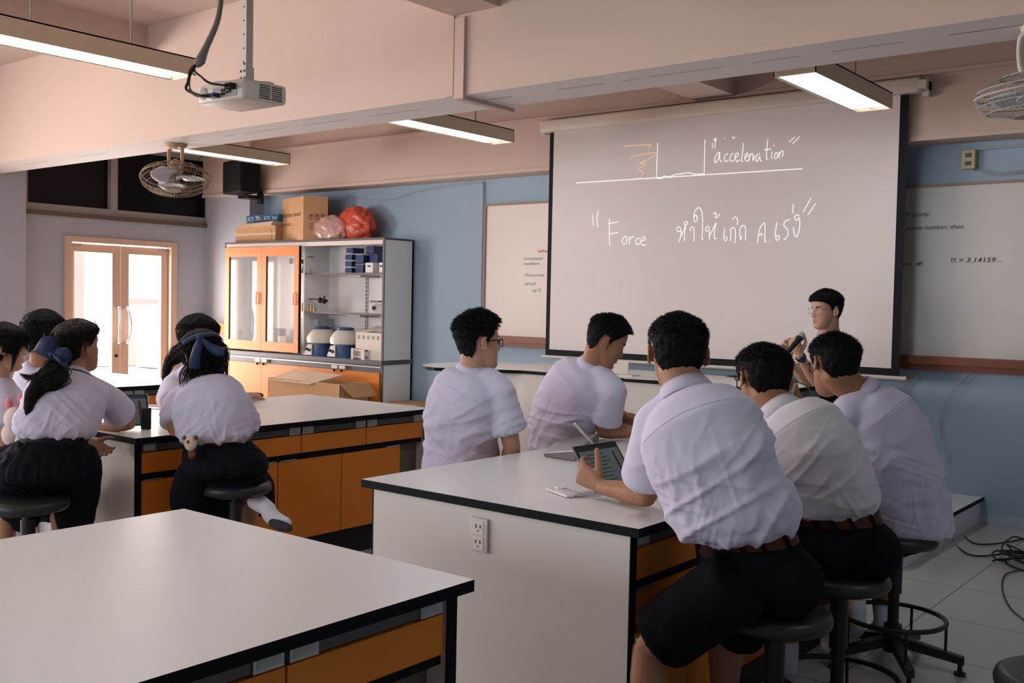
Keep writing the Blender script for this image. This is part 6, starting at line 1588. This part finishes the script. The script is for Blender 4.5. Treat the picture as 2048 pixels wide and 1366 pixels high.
# plush dog charm on her belt
t = thing('plush_charm', 'small brown and white plush dog charm at the belt of the cross-legged girl', 'plush toy', P(380, 890, 4.44))
m = MB(); m.ell(P(381, 887, 4.44), (.031, .024, .033)); m.build('head', 'teddywhite', t, 'all')
m = MB(); m.ell(P(369, 876, 4.44), (.011, .008, .010)); m.build('ear', 'teddybrown', t, 'all'); m = MB(); m.ell(P(392, 875, 4.43), (.012, .009, .010)); m.build('ear', 'teddybrown', t, 'all')
m = MB(); m.ell(P(376, 884, 4.418), (.009, .005, .009)); m.build('eye_patch', 'teddybrown', t, 'all')
m = MB(); m.ell(P(384, 908, 4.44), (.020, .015, .022)); m.build('body', 'teddybrown', t, 'all')

# --- fringe hair used by the three farther girls
def fringe_hair(seed, back=None, fr=.016, side_lock=True, mt_='hair', thick=.018):
    def f(P_, H, ax, HS):
        hl = lambda T: np.interp(np.abs(T), [0, .55, .8, 1.0, 1.2, 1.45, 1.6, 1.9, PI], [fr, fr-.004, fr-.016, -.03, -.045, -.03, -.03, -.07, -.10])
        m, G, N, M = girl_shell(P_, H, mt_, hl, thick, seed)
        spikes(m, H, G, N, M, 4000, lambda p: np.where(p[:, 2] > .088, .010, .04), comb_down, seed, .0010, jit=.07, nw=.06)
        for sx in np.linspace(-1, 1, 13):                # fringe locks
            a = sx*.95
            pts = []
            for z, o in ((.09, .014), (.06, .019), (.035, .018), (fr-.006-.012*abs(sx), .012)):
                p = head_surf(np.array(a), np.array(z), o, HB, 0, 1.03); pts.append(H(p[None])[0])
            strands(m, pts, [.008, .011, .011, .008], 16, .0014, seed+int(sx*20), jit=.3)
        if side_lock:
            for sx in (-1, 1): strands(m, [hloc(H, sx*.066, .055, .03), hloc(H, sx*.078, .045, -.01), hloc(H, sx*.076, .038, -.06), hloc(H, sx*.070, .03, -.12)], [.008, .010, .010, .005], 26, .0016, seed+3)
        if back is not None:
            for pts, rad, n in back: strands(m, pts, rad, n, .0028, seed+9, jit=.35)
        m.build('hair', mt_, P_.root, 'all')
    return f
# --- girl facing right at the far side of the bench
g3 = make_person('girl with fringe and long hair behind the girl on the stool, looking right', (-5.72, 3.85, .56),
    [P(380, 885, 6.35), P(382, 848, 6.3), P(384, 812, 6.18), P(388, 772, 6.02), P(392, 742, 5.94)],
    P(448, 772, 5.98), P(344, 770, 5.98), (PX(468, 800, Z=.86), PX(503, 791, Z=.835)), (PX(336, 826, Z=.86), PX(372, 836, Z=.85)),
    (P(397, 672, 5.86), fdir(-24, -3), 0),
    legs=None, latH=rd(-90), girl=True, skin='skinlight', shirt='blouse', seed=9, sleeve=.62, belt='beltblack', bottoms='skirt', voxel=.0048, fold=.8, hscale=1.08,
    hairf=fringe_hair(41, back=[([P(366, 700, 5.98), P(352, 712, 6.0), P(338, 730, 6.0), P(332, 755, 6.0), P(330, 775, 6.0)], [.05, .045, .03, .02, .01], 110)]))
# --- girl cut by the left edge, profile
g4 = make_person('girl in profile at the left edge of the photo, hugging a white and pink plush', (-5.05, 2.03, .56),
    [P(-10, 930, 5.02), P(-8, 885, 5.0), P(-4, 845, 5.0), P(-2, 800, 4.98), P(-2, 764, 4.98)],
    P(-2, 800, 4.98)-.14*rd(-12), P(-2, 800, 4.98)+.135*rd(-12), (P(-10, 868, 5.2), P(28, 850, 5.1)), (P(4, 880, 4.85), P(45, 872, 5.0)),
    (P(8, 694, 4.95), fdir(-18, -2), 0),
    legs=[(P(-30, 935, 5.05), P(30, 960, 5.25), P(30, 1090, 5.25), P(35, 1095, 5.35)), (P(10, 935, 4.95), P(60, 960, 5.2), P(60, 1090, 5.2), P(65, 1095, 5.3))],
    latH=rd(-12), girl=True, skin='skinlight', shirt='blouse', seed=10, sleeve=.62, belt='beltblack', bottoms='skirt', voxel=.0045, fold=.8,
    hairf=fringe_hair(51, back=[([P(-20, 700, 5.0), P(-30, 740, 5.0), P(-35, 790, 5.0)], [.05, .04, .02], 60)]))
t = thing('plush_toy', 'white plush toy with pink ears in the arms of the girl at the left edge', 'plush toy', P(35, 870, 4.96))
m = MB(); m.ell(P(31, 838, 4.80), (.060, .050, .060)); m.ell(P(24, 868, 4.82), (.055, .045, .06)); remesh('body', m, .007, ['plushpink'], t, sm=3)
for a_, b_ in ((18, 808), (42, 800)): m = MB(); m.ell(P(a_, b_, 4.80), (.022, .016, .032)); m.build('ear', 'pink', t, 'all')
m = MB()
for a_, b_ in ((28, 840), (40, 832), (34, 855)): m.ell(P(a_, b_, 4.752), (.008, .005, .008))
m.build('cheek_spots', 'pink', t, 'all')
# --- girl behind them
g5 = make_person('girl with dark bobbed hair between two girls at the left, before the door', (-5.72, 2.95, .56),
    [P(72, 885, 6.02), P(73, 848, 6.0), P(74, 808, 5.95), P(76, 765, 5.88), P(80, 735, 5.84)],
    P(76, 768, 5.88)-.14*rd(-5), P(76, 768, 5.88)+.14*rd(-5), (P(45, 840, 6.1), P(100, 830, 5.9)), (P(112, 840, 5.75), P(135, 828, 5.7)),
    (P(88, 664, 5.76), fdir(-12, 0), 2),
    legs=None, latH=rd(-5), girl=True, skin='skin', shirt='blouse', seed=11, sleeve=.62, belt='beltblack', bottoms='skirt', voxel=.0055, fold=.8, hscale=1.08,
    hairf=fringe_hair(61, mt_='hair', side_lock=True, back=[([P(66, 680, 5.8), P(64, 690, 5.8), P(68, 705, 5.8)], [.05, .05, .03], 60)]))
# stools of the people farther back
qs = P(1682, 812, 6.76); make_stool(qs[0], qs[1], 'stool under the presenter, on the stage platform', .56, 0, .18)
make_stool(-2.99, 3.37, 'stool under the boy with black-rimmed glasses')
make_stool(-2.99, 4.17, 'stool under the boy looking down')
make_stool(-5.72, 3.85, 'stool under the girl looking right at the far side')
make_stool(-5.72, 2.95, 'stool under the girl in front of the door')
